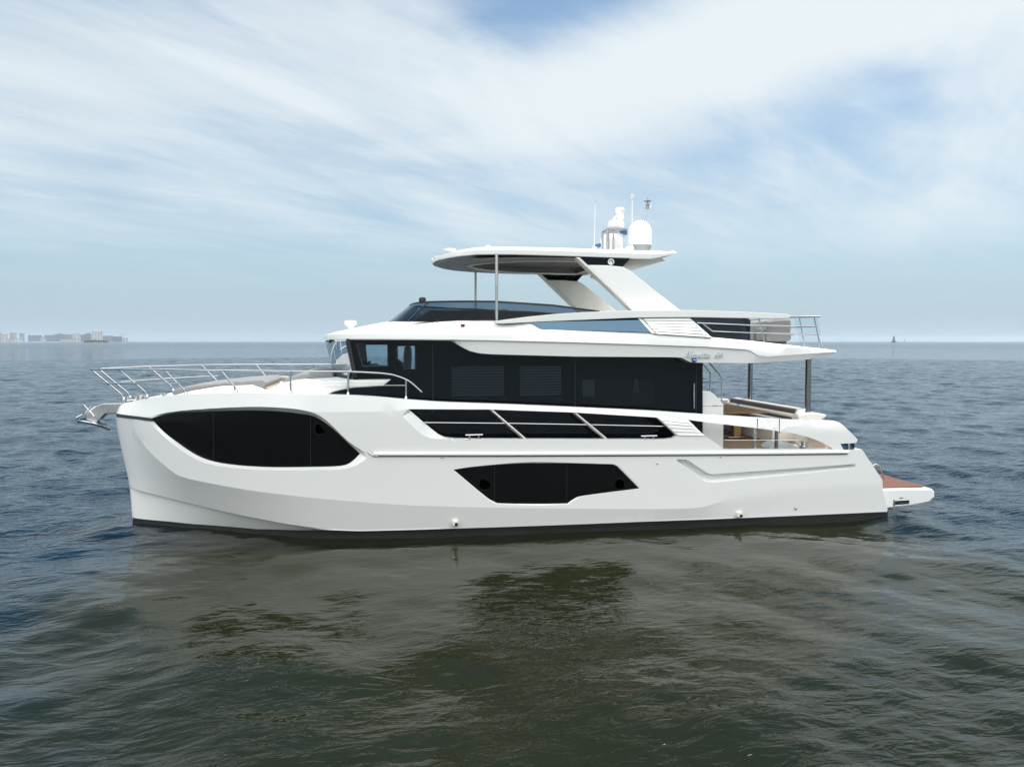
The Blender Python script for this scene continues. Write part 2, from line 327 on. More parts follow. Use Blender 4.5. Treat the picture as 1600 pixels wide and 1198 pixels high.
# ------------------------------------------------------------------ water
def make_water():
    cx, cy = 0.0, -16.0
    rs = [0.0, 1.5, 3.0]
    r = 4.0
    while r < 190: rs.append(r); r += max(0.035, 0.0042*r)
    while r < 7600: rs.append(r); r *= 1.06
    rs.append(8000.0); rs = np.array(rs)
    a0, a1 = R(-36), R(56)                                  # dense towards the yacht
    an = np.concatenate([np.linspace(a0, a1, 560, endpoint=False), np.linspace(a1, a0+2*math.pi, 130, endpoint=False)])
    nr, na = len(rs), len(an)
    X = cx+rs[:, None]*np.sin(an)[None, :]; Y = cy+rs[:, None]*np.cos(an)[None, :]
    Zv = np.zeros_like(X); sp = np.maximum(np.gradient(rs), rs*R(92)/560)[:, None]
    lee = np.clip(np.exp(-((X-3.0)/8.5)**4)*np.exp(-np.clip((-Y-2)/9, 0, 9)**2)*(Y < -1), 0, 1)   # sheltered water beside the hull
    g = np.random.default_rng(5)
    for i in range(110):
        lam = 0.30*(6.5/0.30)**g.random(); k_ = 2*math.pi/lam
        th = R(78)+g.normal()*R(34) if g.random() < 0.72 else R(20)+g.normal()*R(40)
        slope = 0.0260*(lam/1.2)**(-0.10 if lam > 1.2 else 0.35)
        am = slope/k_; ph = g.random()*6.283
        fade = np.clip((lam/sp-2.4)/1.6, 0, 1)*(1-lee*(0.88 if lam < 0.9 else 0.72))
        patch = 0.65+0.35*np.sin(X*0.23*math.cos(th+1)+Y*0.31*math.sin(th+1)+ph*3)
        q = k_*(X*math.cos(th)+Y*math.sin(th))+ph+0.6*np.sin(0.35*k_*(X*math.sin(th)-Y*math.cos(th))*0.5+ph*2)
        sn = np.sin(q); Zv += am*fade*patch*(sn+0.22*np.cos(2*q))
    v = np.stack([X, Y, Zv+0.06], -1).reshape(-1, 3)
    I = np.arange(nr*na).reshape(nr, na); J = np.roll(I, -1, axis=1)
    F_ = np.stack([I[:-1], I[1:], J[1:], J[:-1]], -1).reshape(-1, 4)[:, ::-1]
    F_ = F_[na:]                                             # the innermost ring becomes a cap
    me = bpy.data.meshes.new('sea_water'); me.vertices.add(len(v)); me.vertices.foreach_set('co', v.ravel())
    cap = I[1]; nl = len(F_)*4
    me.loops.add(nl+na); me.loops.foreach_set('vertex_index', np.concatenate([F_.ravel(), cap[::-1]]).astype(np.int32))
    me.polygons.add(len(F_)+1); me.polygons.foreach_set('loop_start', np.concatenate([np.arange(0, nl, 4), [nl]]).astype(np.int32))
    me.polygons.foreach_set('use_smooth', [True]*(len(F_)+1))
    me.update(calc_edges=True); me.validate()
    m_ = bpy.data.materials.new('sea_water'); m_.use_nodes = True; n = NT(m_.node_tree); b = n.n['Principled BSDF']
    b.inputs['Base Color'].default_value = (0.0080, 0.0100, 0.0042, 1); b.inputs['Roughness'].default_value = 0.04
    b.inputs['IOR'].default_value = 1.333; b.inputs['Specular IOR Level'].default_value = 0.5
    g_ = n.node('ShaderNodeNewGeometry'); P_ = g_.outputs['Position']
    s_ = n.node('ShaderNodeSeparateXYZ'); n.l.new(P_, s_.inputs[0])
    dist = n.m('SQRT', n.m('ADD', n.m('POWER', s_.outputs[0], 2.0), n.m('POWER', n.m('ADD', s_.outputs[1], 16.0), 2.0)))
    def mapped(rot, sx, sy):
        q = n.node('ShaderNodeMapping'); n.l.new(P_, q.inputs[0]); q.inputs['Rotation'].default_value = (0, 0, R(rot)); q.inputs['Scale'].default_value = (sx, sy, 0.0)
        return q.outputs[0]
    n1 = n.noise(mapped(-8, 0.6, 1.5), 3.2, 3, 0.55, 0.5)      # wavelets
    n2 = n.noise(mapped(14, 0.7, 1.4), 9.0, 3, 0.55, 0.3)      # ripples
    n3 = n.noise(mapped(-4, 0.35, 1.0), 0.9, 4, 0.6, 0.3)      # chop that carries on into the distance
    gust = n.ramp(n.noise(mapped(5, 0.5, 1.0), 0.16, 3, 0.55), 0.36, 0.62, 0.25, 1.0)
    lee = n.m('MULTIPLY', n.ramp(n.m('ABSOLUTE', n.m('SUBTRACT', s_.outputs[0], 3.0)), 6.5, 11.5, 1.0, 0.0), n.ramp(s_.outputs[1], -13.0, -4.0, 0.35, 1.0))
    calm = n.m('SUBTRACT', 1.0, n.m('MULTIPLY', lee, 0.88))
    far = n.ramp(dist, 25.0, 110.0); n4 = n.noise(mapped(6, 0.5, 1.0), 0.22, 4, 0.6, 0.2)
    h = n.m('MULTIPLY', n1, 0.07)
    h = n.m('ADD', h, n.m('MULTIPLY', n.m('MULTIPLY', n2, gust), 0.016))
    h = n.m('MULTIPLY', h, calm)
    h = n.m('ADD', h, n.m('MULTIPLY', n.m('MULTIPLY', n3, far), 0.42))
    h = n.m('ADD', h, n.m('MULTIPLY', n.m('MULTIPLY', n4, n.ramp(dist, 90.0, 300.0)), 1.5))
    bp = n.node('ShaderNodeBump'); bp.inputs['Strength'].default_value = 1.0; bp.inputs['Distance'].default_value = 1.0
    n.put(bp.inputs['Height'], h); n.put(b.inputs['Normal'], bp.outputs[0])
    n.put(b.inputs['Roughness'], n.ramp(dist, 40.0, 900.0, 0.035, 0.12))
    # olive near the yacht, blue beyond: reflected sky tint painted into the base colour
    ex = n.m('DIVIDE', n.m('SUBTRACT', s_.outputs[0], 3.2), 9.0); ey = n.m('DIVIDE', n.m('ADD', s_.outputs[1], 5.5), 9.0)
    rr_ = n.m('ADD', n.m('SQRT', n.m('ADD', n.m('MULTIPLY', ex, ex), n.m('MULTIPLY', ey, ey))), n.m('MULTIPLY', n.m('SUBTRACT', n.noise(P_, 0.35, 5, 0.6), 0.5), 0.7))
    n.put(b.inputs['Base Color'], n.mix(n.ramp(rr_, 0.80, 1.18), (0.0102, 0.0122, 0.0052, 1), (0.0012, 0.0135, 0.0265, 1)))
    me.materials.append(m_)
    o = bpy.data.objects.new('sea_water', me); COL.objects.link(o); tag(o, 'calm dark green and blue rippled sea around the yacht', 'sea', kind='structure')
    return o
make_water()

# ================================================================== YACHT
yacht = empty('motor_yacht', (0, 0, 0)); tag(yacht, 'large white motor yacht with black windows floating on the calm sea', 'yacht')
XS = at(182, 650, 0)[0]
t_top = pchip([0, .04, .12, .3, .55, .9, 1.4, 2.1, 3.1, 4.5, 6.5, 9, 12, 16, 20], [0, .20, .38, .60, .82, 1.07, 1.38, 1.74, 2.10, 2.40, 2.60, 2.68, 2.71, 2.68, 2.58])
t_kn = pchip([0, .04, .12, .3, .55, .9, 1.4, 2.1, 3.1, 4.5, 6.5, 9, 12, 16, 20], [0, .17, .34, .56, .78, 1.02, 1.30, 1.62, 1.95, 2.24, 2.44, 2.56, 2.62, 2.65, 2.60])
t_ch = pchip([0, .04, .12, .3, .55, .9, 1.4, 2.1, 3.1, 4.5, 6.5, 9, 12, 16, 20], [0, .09, .18, .32, .47, .65, .92, 1.23, 1.62, 2.01, 2.28, 2.45, 2.54, 2.57, 2.56])
t_bt = pchip([0, .04, .12, .3, .55, .9, 1.4, 2.1, 3.1, 4.5, 6.5, 9, 12, 16, 20], [0, .05, .10, .18, .28, .40, .60, .86, 1.28, 1.89, 2.23, 2.41, 2.52, 2.60, 2.60])
def c2(t): return lambda x, z=0: t(max(x-XS, 0))
stem = np.array([at(x, y, 0)[[2, 0]] for x, y in [(207, 835), (207, 812), (203, 765), (200, 745), (190, 700), (184, 668), (182, 650), (186, 637), (200, 628.5), (214, 624)]])
def stem_x(z): return float(np.interp(z, stem[:, 0], stem[:, 1]))
L_bt = line([(207, 811), (300, 820), (400, 828.5), (490, 829.5), (560, 830), (700, 826), (1000, 815), (1390, 799.5)], c2(t_bt))
L_ch = line([(203, 765), (226, 771), (250, 777), (300, 789), (350, 801), (400, 811), (450, 820), (500, 826), (560, 828), (700, 824), (1000, 813), (1390, 797.5)], c2(t_ch))
L_kn = line(smooth_line([(205, 656), (212, 677), (233.5, 707), (267, 737), (287, 747), (334, 757), (400, 768), (500, 779), (634, 789), (800, 793.5), (1000, 795), (1090, 793), (1133, 782), (1233, 766), (1300, 760), (1390, 755)], 4), c2(t_kn))
L_st = line([(182, 650), (210, 653), (240, 656), (330, 650), (420, 640), (583, 642), (800, 650), (1000, 662), (1290, 676), (1400, 690)], c2(t_top))
cap_px = smooth_line([(200, 628.5), (214, 625.5), (230, 622.5), (260, 618.5), (300, 615.5), (370, 613), (450, 615.5), (560, 617.5), (640, 624), (700, 628), (800, 631.5), (1000, 640.5), (1080, 645.5), (1160, 650.5), (1240, 655.5), (1290, 657)], 4)
def cap_b(x, z=0): d = max(x-XS, 0); return max(0.0, t_top(max(d-0.06, 0))-0.05-0.22*math.exp(-d/1.2))
L_cp = line(cap_px, cap_b)
zb, zc, zk, zs_, zp = lin(L_bt), lin(L_ch), lin(L_kn), lin(L_st), lin(L_cp)
def hull_b(x, z):
    if z > 2.35: d0 = stem_x(min(z, 2.86))
    else: d0 = stem_x(z)
    d = x-d0
    if d <= 0: return 0.0
    za = [-0.9, zb(x), zc(x)-0.03, zc(x), zk(x), zs_(x), max(zp(x), zs_(x)+0.12)]
    za[1] = min(za[1], za[2]-0.01)
    for i in range(1, 7): za[i] = max(za[i], za[i-1]+0.012)
    b1, b2, b3, b4 = t_bt(d), t_ch(d), t_kn(d), t_top(d)
    lp_ = 0.10*min(d/0.25, 1)*max(0.0, min(1.0, (5.0-(x-XS))/1.5))
    bb = [b1*0.93, min(b1, b2), max(b2-lp_, min(b1, b2)), b2, b3, b4, max(0.0, b4-0.05-0.16*math.exp(-(x-XS)/1.0))]
    v = float(np.interp(z, za, bb))
    if z > za[5]: t = (z-za[5])/(za[6]-za[5]); v = bb[5]+(bb[6]-bb[5])*min(t*t, 1.0)
    return v
def onhull(pts): return line(pts, hull_b)
# outline of the port side
top_edge = onhull(cap_px+[(1305, 657.5), (1312, 660), (1320, 666.5), (1340, 686), (1338, 692), (1313, 693), (1318, 702.5), (1347, 702), (1379, 750), (1379.5, 765), (1387, 795), (1387, 840)])
low = [(x, -0.5) for x in np.linspace(top_edge[-1][0], stem_x(-0.5)+0.002, 60)]
fore = [(stem_x(z)+0.001, z) for z in np.linspace(-0.5, top_edge[0][1]-0.02, 50)]
OUT = np.array(dens([tuple(p) for p in top_edge], 0.15, False)+low+fore)
# openings and recesses
win_in = onhull(smooth_line([(236, 653.5), (260, 647.5), (300, 644.5), (384, 642), (434, 643.5), (467, 647), (487, 650.5), (502, 658), (520, 671.5), (541, 691), (562, 710)], 3)[:-1]
                + smooth_line([(562, 710), (548, 723.5), (530, 729.5), (483, 731), (434, 731.5), (400, 730.5), (367, 728), (334, 723), (307, 713.5), (280, 696.5), (255, 675.5), (236, 653.5)], 3)[:-1])
win_out = onhull(smooth_line([(228, 652.5), (258, 645), (300, 640), (384, 635.5), (434, 636.5), (470, 640), (495, 647), (515, 661), (545, 690), (578, 711)], 3)[:-1]
                 + smooth_line([(578, 711), (558, 726), (532, 733), (483, 734), (434, 734.5), (400, 733.5), (366, 731), (332, 726), (304, 716), (277, 699), (252, 678), (228, 652.5)], 3)[:-1])
mid_in = onhull(smooth_line([(709, 734), (740, 729.5), (800, 724.5), (855, 723.3), (958, 725.5)], 3)[:-1]+[(958, 725.5), (965, 729), (999, 763)]
                + smooth_line([(999, 763), (915, 774), (898, 779), (887, 786.5)], 3)[1:-1] + smooth_line([(887, 786.5), (850, 787.3), (785, 786.5), (772, 783.5), (757, 774), (709, 734)], 3)[:-1])
mid_out = np.array([p+(p-mid_in.mean(0))/np.linalg.norm(p-mid_in.mean(0))*0.028 for p in mid_in])
hole1 = onhull([(638, 639), (765, 639.5), (895, 644), (1026, 652), (1058, 680.5), (1052, 684.5), (1040, 686), (705, 685), (695, 683.5), (686, 679.5), (675, 671), (657, 656)])
hole2 = onhull([(1075, 655.5), (1100, 659), (1200, 671), (1240, 677), (1264, 683), (1285, 691), (1302, 701.5), (1131, 701.5), (1123, 695), (1099, 679.5)])
vent_out = onhull([(1053, 717.5), (1335, 715), (1340, 730.5), (1330, 731), (1115, 752.5), (1100, 751)])
vent_in = onhull([(1068, 718.3), (1334, 716), (1335.5, 726), (1121, 741.5), (1107, 740.5)])
pocket_out = onhull([(612, 641), (640, 641.5), (655, 654), (676, 671), (690, 681), (705, 686), (672, 685), (655, 677), (641, 664)])
lines_ = [dens([tuple(p) for p in L_], 0.07, False) for L_ in (L_bt, L_ch, L_ch-np.array([0, 0.03]), L_kn[1:])]
pocket = onhull(smooth_line([(617, 639.5), (628, 650), (643, 664), (656, 676), (665, 681.5), (677, 685), (704, 685.6)], 3))
lines_ = [np.array([p for p in l_ if inside([p], OUT)[0]]) for l_ in lines_]
L_rub = onhull([(583, 709.5), (800, 709.5), (1000, 709), (1326, 707)])
stripe = onhull([(183, 645), (210, 648.5), (236, 652.3), (236, 656.5), (210, 653.8), (183, 650.2)])
ch_out = onhull([(1053, 717.5), (1098, 751), (1106, 753.2), (1116, 753.5), (1337, 731), (1337, 724.5), (1121, 740.3), (1113, 741), (1105, 738.5), (1073, 717.5)])
ch_in = onhull([(1062, 718.3), (1102, 747.5), (1108, 749.3), (1116, 749.3), (1334.5, 728.6), (1334.5, 725.6), (1121, 741.8), (1113, 742.3), (1104, 739.7), (1069.5, 718.3)])
polys = [np.array(dens([tuple(p) for p in q], 0.07)) for q in (win_in, win_out, mid_in, mid_out, hole1, hole2, ch_in, ch_out)]
gp = [(stem_x(z)+d, z) for d in [.015, .04, .08, .12, .2, .3, .42, .55, .72, .9, 1.15, 1.4, 1.7, 2.1, 2.6]+list(np.arange(3.1, 20, 0.3)) for z in np.arange(-0.4, 2.95, 0.085)]
gp = np.array(gp); gp = gp[inside(gp, OUT)]
keep = near(gp, OUT) > 0.03
for q in polys[:4]+polys[6:]: keep &= near(gp, q) > 0.03
keep &= ~(inside(gp, polys[1]) & ~inside(gp, polys[0])) & ~(inside(gp, polys[3]) & ~inside(gp, polys[2])) & ~inside(gp, polys[7]) & ~(inside(gp, np.vstack([pocket, hole1[[8, 9, 10, 11, 0]]])))
for l_ in lines_: keep &= near(gp, l_, False) > 0.025
V2, T2 = cdt([OUT]+polys, [np.array(l_) for l_ in lines_]+[np.array(dens([tuple(p) for p in pocket], 0.07, False))], gp[keep])
cen = V2[T2].mean(1)
ins = inside(cen, OUT) & ~inside(cen, polys[4]) & ~inside(cen, polys[5])
V2d0 = V2; T2 = T2[ins]; cen = cen[ins]
REC1, REC2 = 0.13, 0.022
in1 = inside(V2, polys[0]) | (near(V2, polys[0]) < 2e-3); in2 = inside(V2, polys[2]) | (near(V2, polys[2]) < 2e-3)
Yv = np.array([-hull_b(x, z) for x, z in V2]); Yv = np.minimum(Yv+REC1*np.clip((V2[:, 0]-polys[0][:, 0].min())/0.6, 0.1, 1)*in1+REC2*in2, 0)
ledge_ = onhull([(640, 641), (657, 656), (675, 671), (686, 679.5), (695, 683.5), (705, 685)]); onh = (near(V2, polys[4]) < 2e-3) & (near(V2, ledge_, False) < 4e-3)
Yv = np.minimum(Yv+0.07*onh+0.16*(near(V2, polys[6]) < 2e-3), 0)
# the long vent ledge near the stern is pressed into the plating in a second pass (see below)
g1 = inside(cen, polys[0]); g2 = inside(cen, polys[2]); bt = np.array([c[1] < zb(c[0]) for c in cen]) & ~g1
def side_mesh(name, sel, material, thick=0.0, parent=yacht, both=True, smooth=9):
    tri = T2[sel]; used = np.unique(tri); mp_ = {int(u): i for i, u in enumerate(used)}
    v = [(V2[u][0], Yv[u], V2[u][1]) for u in used]; f = []
    for t in tri:
        a, b_, c = (mp_[int(q)] for q in t); pa, pb, pc = (V2[int(q)] for q in t)
        f.append((a, b_, c) if (pb[0]-pa[0])*(pc[1]-pa[1])-(pb[1]-pa[1])*(pc[0]-pa[0]) > 0 else (a, c, b_))
    if thick:
        n0 = len(v); v += [(x, min(y+thick, 0.0), z) for x, y, z in v]
        cnt = {}
        for a in f:
            for e in ((a[0], a[1]), (a[1], a[2]), (a[2], a[0])): cnt[e] = 1
        bd = [e for e in cnt if (e[1], e[0]) not in cnt]
        f += [(a[0]+n0, a[2]+n0, a[1]+n0) for a in list(f)]+[(e[1], e[0], e[0]+n0, e[1]+n0) for e in bd]
    mb = MB(); mb.add(v, f)
    if both: mb.mirror()
    return mb.build(name, material, parent, smooth)
hull = side_mesh('hull', ~(g1 | g2 | bt), M['white'], 0.13)
side_mesh('boot_stripe', bt, M['antifoul'])
def side_y(x, z, off=0.0): return -hull_b(x, z)-off
def hull_pt(px_, py_, off=0.0):
    p = line([(px_, py_)], hull_b)[0]; return np.array([p[0], side_y(p[0], p[1], off), p[1]])
# hull windows with their portholes and panel joints
def mirrored(fn):
    fn(1); fn(-1)
def disc_ring(mb, c, r, w, dpt):
    mb.lathe([(r-w, -dpt), (r-w*0.5, -dpt*1.6), (r, -dpt), (r, 0.01), (r-w, 0.01), (r-w, -dpt)], c, 28, 'y')
def glass_side(sel, rec, ports, joints, nm):
    w = side_mesh('hull_window', sel, M['black_hull'], 0.0, yacht, False)
    for x, y, r in ports:
        p = hull_pt(x, y, -rec); m_ = MB(); disc_ring(m_, p, r, 0.016, 0.008); m_.build('porthole', M['black_hull'], w)
        m2 = MB(); m2.lathe([(r-0.02, -0.004), (r-0.02, 0.004)], p, 28, 'y'); pass
        m3 = MB(); m3.tube([(p[0]+(r-0.03)*math.cos(a), p[1]-0.012, p[2]+(r-0.03)*math.sin(a)) for a in np.linspace(R(150), R(300), 14)], 0.004, 6); m3.build('porthole_trim', M['console'], w)
    for x, y0, y1 in joints:
        a, b_ = hull_pt(x, y0, -rec), hull_pt(x, y1, -rec); m_ = MB(); m_.tube([hull_pt(x, y0+(y1-y0)*q_/8, -rec) for q_ in range(9)], 0.006, 6); m_.build('panel_joint', M['rubber'], w)
    return w
g1w = glass_side(g1, REC1, [(262, 665, 0.12), (499, 672, 0.14)], [(331, 645, 720), (484, 651, 730)], 'fore')
glass_side(g2, REC2, [(757, 757, 0.15), (968, 757, 0.14)], [(773, 729, 782), (886, 726, 785)], 'mid')
for s_ in (g1, g2):
    tri = T2[s_]; used = np.unique(tri); k_ = {int(u): i for i, u in enumerate(used)}
    mesh_obj('hull_window', [(V2[u][0], -Yv[u], V2[u][1]) for u in used], [tuple(k_[int(q)] for q in t) for t in tri], M['black'], yacht)
# black stripe round the bow
st = MB(); A_ = onhull(smooth_line([(182, 645.5), (190, 647), (210, 649.5), (238, 653)], 5)); B_ = onhull(smooth_line([(182, 651), (190, 652), (210, 654.3), (240, 658.5)], 5))
rows = [[(p[0]-0.004, side_y(p[0], p[1], 0.012), p[1]) for p in A_], [(p[0]-0.004, side_y(p[0], p[1], 0.012), p[1]) for p in B_]]
st.grid(rows, True); st.build('bow_stripe', M['rubber'], yacht)
# rub rail: white half-round with a thin dark line below
rr = onhull(dens([(584, 709), (800, 709), (1000, 708.3), (1200, 707.3), (1324, 706)], 25, False))
m_ = MB(); m_.tube([(p[0], side_y(p[0], p[1], 0.012), p[1]) for p in rr], 0.042, 10); m_.build('rub_rail', M['white'], yacht, 60)
m_ = MB(); m_.tube([(p[0], side_y(p[0], p[1]-0.05, 0.004), p[1]-0.05) for p in rr], 0.014, 8); m_.build('rub_rail_dark_line', M['rubber'], yacht)
p = hull_pt(583, 709, 0.02); m_ = MB(); m_.tube([(p[0]-0.12, p[1]+0.02, p[2]+0.06), (p[0], p[1], p[2]-0.03), (p[0]+0.1, p[1], p[2]-0.05)], 0.016, 8); m_.build('rub_rail_end', M['steel'], yacht)
# small fittings on the side
def fitting(x, y, r, material, nm='skin_fitting', l=0.03):
    p = hull_pt(x, y); m_ = MB(); m_.lathe([(r*0.4, -l), (r, -l*0.8), (r, 0.02), (r*0.4, 0.02)], p, 16, 'y'); return m_.build(nm, material, yacht)
for x, y in [(1027, 724), (1126, 713.5), (691, 714.5), (1243, 794)]: fitting(x, y, 0.028 if x > 1200 else 0.016, M['steel'])
for x, y in [(711, 816), (1154, 803)]:
    p = hull_pt(x, y); m_ = MB(); m_.box(p[0]-0.07, p[0]+0.07, p[1]-0.085, p[1]+0.04, p[2]-0.07, p[2]+0.07); d_ = m_.build('drain_outlet', M['cream'], yacht, 35, 0.03, 3)
    q = MB(); q.lathe([(0.036, -0.093), (0.036, -0.05)], (p[0]+0.02, p[1], p[2]-0.02), 14, 'y'); q.build('drain_hole', M['antifoul'], d_)

# ---- decks -------------------------------------------------------------
def deck(name, xs, z, binset, material, b0=None):
    m_ = MB(); rows = []
    for x in xs:
        b = b0(x) if b0 else max(hull_b(x, min(z, zp(x)-0.01))-binset, 0.01); zz = z(x) if callable(z) else z
        rows.append([(x, -b, zz), (x, 0, zz+0.02), (x, b, zz)])
    return m_.grid(rows).build(name, material, yacht)
xa = L_cp[:, 0].min()
m_ = MB(); rows = []
for x in np.linspace(xa+0.03, -0.3, 40):
    z = zp(x)-0.03; b = max(hull_b(x, z)-0.03, 0.02); rows.append([(x, -b, z), (x, -b*0.5, z+0.02), (x, 0, z+0.03), (x, b*0.5, z+0.02), (x, b, z)])
m_.grid(rows).build('foredeck', M['cream'], yacht)
Z_SIDE = at(1000, 686, -2.65)[2]-0.14
m_ = MB(); m_.grid([[(x, -hull_b(x, Z_SIDE)+.06, Z_SIDE), (x, hull_b(x, Z_SIDE)-.06, Z_SIDE)] for x in (-0.2, 1, 2, 3, 4.5, 6.2)]).build('side_deck', M['teak'], yacht)
Z_CK = at(1200, 702, -2.62)[2]-0.05
XC0, XC1 = 6.2, at(1340, 700, -2.6)[0]
m_ = MB(); m_.grid([[(x, -2.5, Z_CK), (x, 2.5, Z_CK)] for x in (XC0, 9, XC1-0.35)]).build('cockpit_floor', M['teak'], yacht)
# transom wall closing the stern
tr = onhull([(1318, 702.5), (1347, 702), (1379, 750), (1379.5, 765), (1387, 795)])
m_ = MB(); m_.grid([[(p[0]-0.01, side_y(p[0], p[1], -0.02), p[1]), (p[0]-0.01, -side_y(p[0], p[1], -0.02), p[1])] for p in list(tr)+[np.array([tr[-1][0], -0.5])]]).build('transom', M['white'], yacht)
# ---- swim platform -------------------------------------------------------
zt = at(1440, 764, -2.3)[2]; pl = [at(x, y, -2.35) for x, y in [(1372, 765), (1456, 763), (1460.5, 768), (1461, 776), (1452, 784), (1420, 790.5), (1388, 793.5), (1372, 794)]]
m_ = MB(); xz = [(p[0], p[2]) for p in pl]; m_.prism(xz, -2.35, 2.35)
plat = m_.build('swim_platform', M['white'], yacht, 35, 0.03, 3)
x0, x1 = pl[0][0]-0.1, pl[1][0]-0.10; zz = max(pl[0][2], pl[1][2])+0.006
m_ = MB(); m_.box(x0-0.3, x1, -2.2, 2.2, zz-0.02, zz+0.012); m_.build('teak_deck', M['teak_red'], plat, 0)
a = at(1396, 781, -2.35); b_ = at(1420, 789, -2.35); m_ = MB()
m_.prism([(a[0], a[2]), (b_[0], a[2]+.005), (b_[0], b_[2]+.02), (a[0], b_[2])], -2.362, -2.34); fr = m_.build('platform_inlet', M['rubber'], plat, 0)
m_ = MB(); m_.tube([(a[0]+.02, -2.37, a[2]-.01), (b_[0]-.02, -2.37, a[2]-.005), (b_[0]-.02, -2.37, b_[2]+.025), (a[0]+.02, -2.37, b_[2]+.015), (a[0]+.02, -2.37, a[2]-.01)], 0.012, 8); m_.build('inlet_frame', M['chrome'], plat)
a = at(1408, 777, -2.35); m_ = MB(); m_.box(a[0]-.05, a[0]+.05, -2.37, -2.34, a[2]-.012, a[2]+.012); m_.build('latch', M['steel'], plat, 35, 0.004)
hr0 = at(1381, 747, -1.6); hr1 = at(1371, 727, -1.6); m_ = MB()
for dy in (0, 0.25): m_.tube([(hr0[0], -1.6+dy, hr0[2]-0.05), (hr0[0]-0.02, -1.6+dy, hr0[2]+0.05), (hr1[0]+.05, -1.6+dy, hr1[2]), (hr1[0]-.05, -1.6+dy, hr1[2]+0.04), (hr1[0]-.2, -1.6+dy, hr1[2]-0.02)], 0.018, 8)
m_.build('transom_handrail', M['steel'], yacht)
# glass filler beneath the end of the bulwark beam
m_ = MB(); q = [hull_pt(x, y, -0.05) for x, y in [(1311, 691.5), (1337, 691), (1337, 703), (1317, 704)]]
m_.prism([(p[0], p[2]) for p in q], q[0][1], q[0][1]+0.02); m_.build('bulwark_glass', M['tint'], yacht, 0)
m_ = MB(); a = hull_pt(1328, 697, -0.03); m_.box(a[0]-.03, a[0]+.03, a[1]-.01, a[1]+.05, a[2]-.09, a[2]+.09); m_.build('bulwark_post', M['steel'], yacht, 35, 0.008)
# louvres let into the bulwark
def louvre(name, quad, n, Yf, material=M['white'], groove=M['rubber']):
    tl, tr_, br, bl = [np.array(q, float) for q in quad]
    back = MB(); P4 = [Yf(*q) for q in (tl, tr_, br, bl)]
    back.prism([(p[0], p[2]) for p in P4], [p[1]+0.035 for p in P4], [p[1]+0.06 for p in P4]); root = back.build(name, groove, yacht, 0)
    for i in range(n):
        t0, t1 = i/n+0.02/n, (i+1)/n-0.12/n; q = [Yf(*(tl+(bl-tl)*t0)), Yf(*(tr_+(br-tr_)*t0)), Yf(*(tr_+(br-tr_)*t1)), Yf(*(tl+(bl-tl)*t1))]
        s_ = MB(); s_.prism([(p[0], p[2]) for p in q], [p[1]-(0.0 if j < 2 else 0.02) for j, p in enumerate(q)], [p[1]+0.04 for p in q]); s_.build('slat', material, root, 0)
    return root
louvre('side_louvre', [(1026, 650.5), (1074, 656.5), (1101, 680.5), (1060, 680.5)], 5, lambda x, y: hull_pt(x, y, 0.008))
# rails across the side opening, braces and fairleads
rl = [hull_pt(x, y, -0.06) for x, y in [(662, 660.5), (800, 661.8), (900, 663.5), (1043, 666.5)]]
m_ = MB(); m_.tube(rl, 0.012, 8); sr = m_.build('side_rail', M['chrome'], yacht)
for (x0_, y0_, x1_, y1_) in [(766, 639, 821, 686), (896, 643, 948, 686)]:
    m_ = MB(); m_.tube([hull_pt(x0_, y0_, -0.06), hull_pt(x1_, y1_, -0.06)], 0.035, 10); m_.build('side_rail_brace', M['steel'], yacht)
for xc, yc in [(741, 683), (1014.5, 684.5)]:
    a = hull_pt(xc, yc, -0.02); m_ = MB(); w_ = 0.19
    m_.tube([(a[0]-w_, a[1], a[2]+.05), (a[0]+w_, a[1], a[2]+.05)], 0.018, 8); m_.tube([(a[0]-w_, a[1], a[2]-.045), (a[0]+w_, a[1], a[2]-.045)], 0.016, 8)
    for q in (-.1, .1): m_.tube([(a[0]+q, a[1], a[2]-.045), (a[0]+q, a[1], a[2]+.05)], 0.02, 8)
    m_.build('mooring_cleat', M['chrome'], yacht)
def XZ(pts, Y): return [(p[0], p[2]) for p in (at(x, y, Y) for x, y in pts)]
def panel(name, pts, Y, t, material, parent=yacht, bevel=0.0, smooth=35, sg=1):   # flat panel of thickness t standing on plane Y
    m_ = MB(); m_.prism(XZ(pts, Y), Y, Y+t*sg); return m_.build(name, material, parent, smooth, bevel)
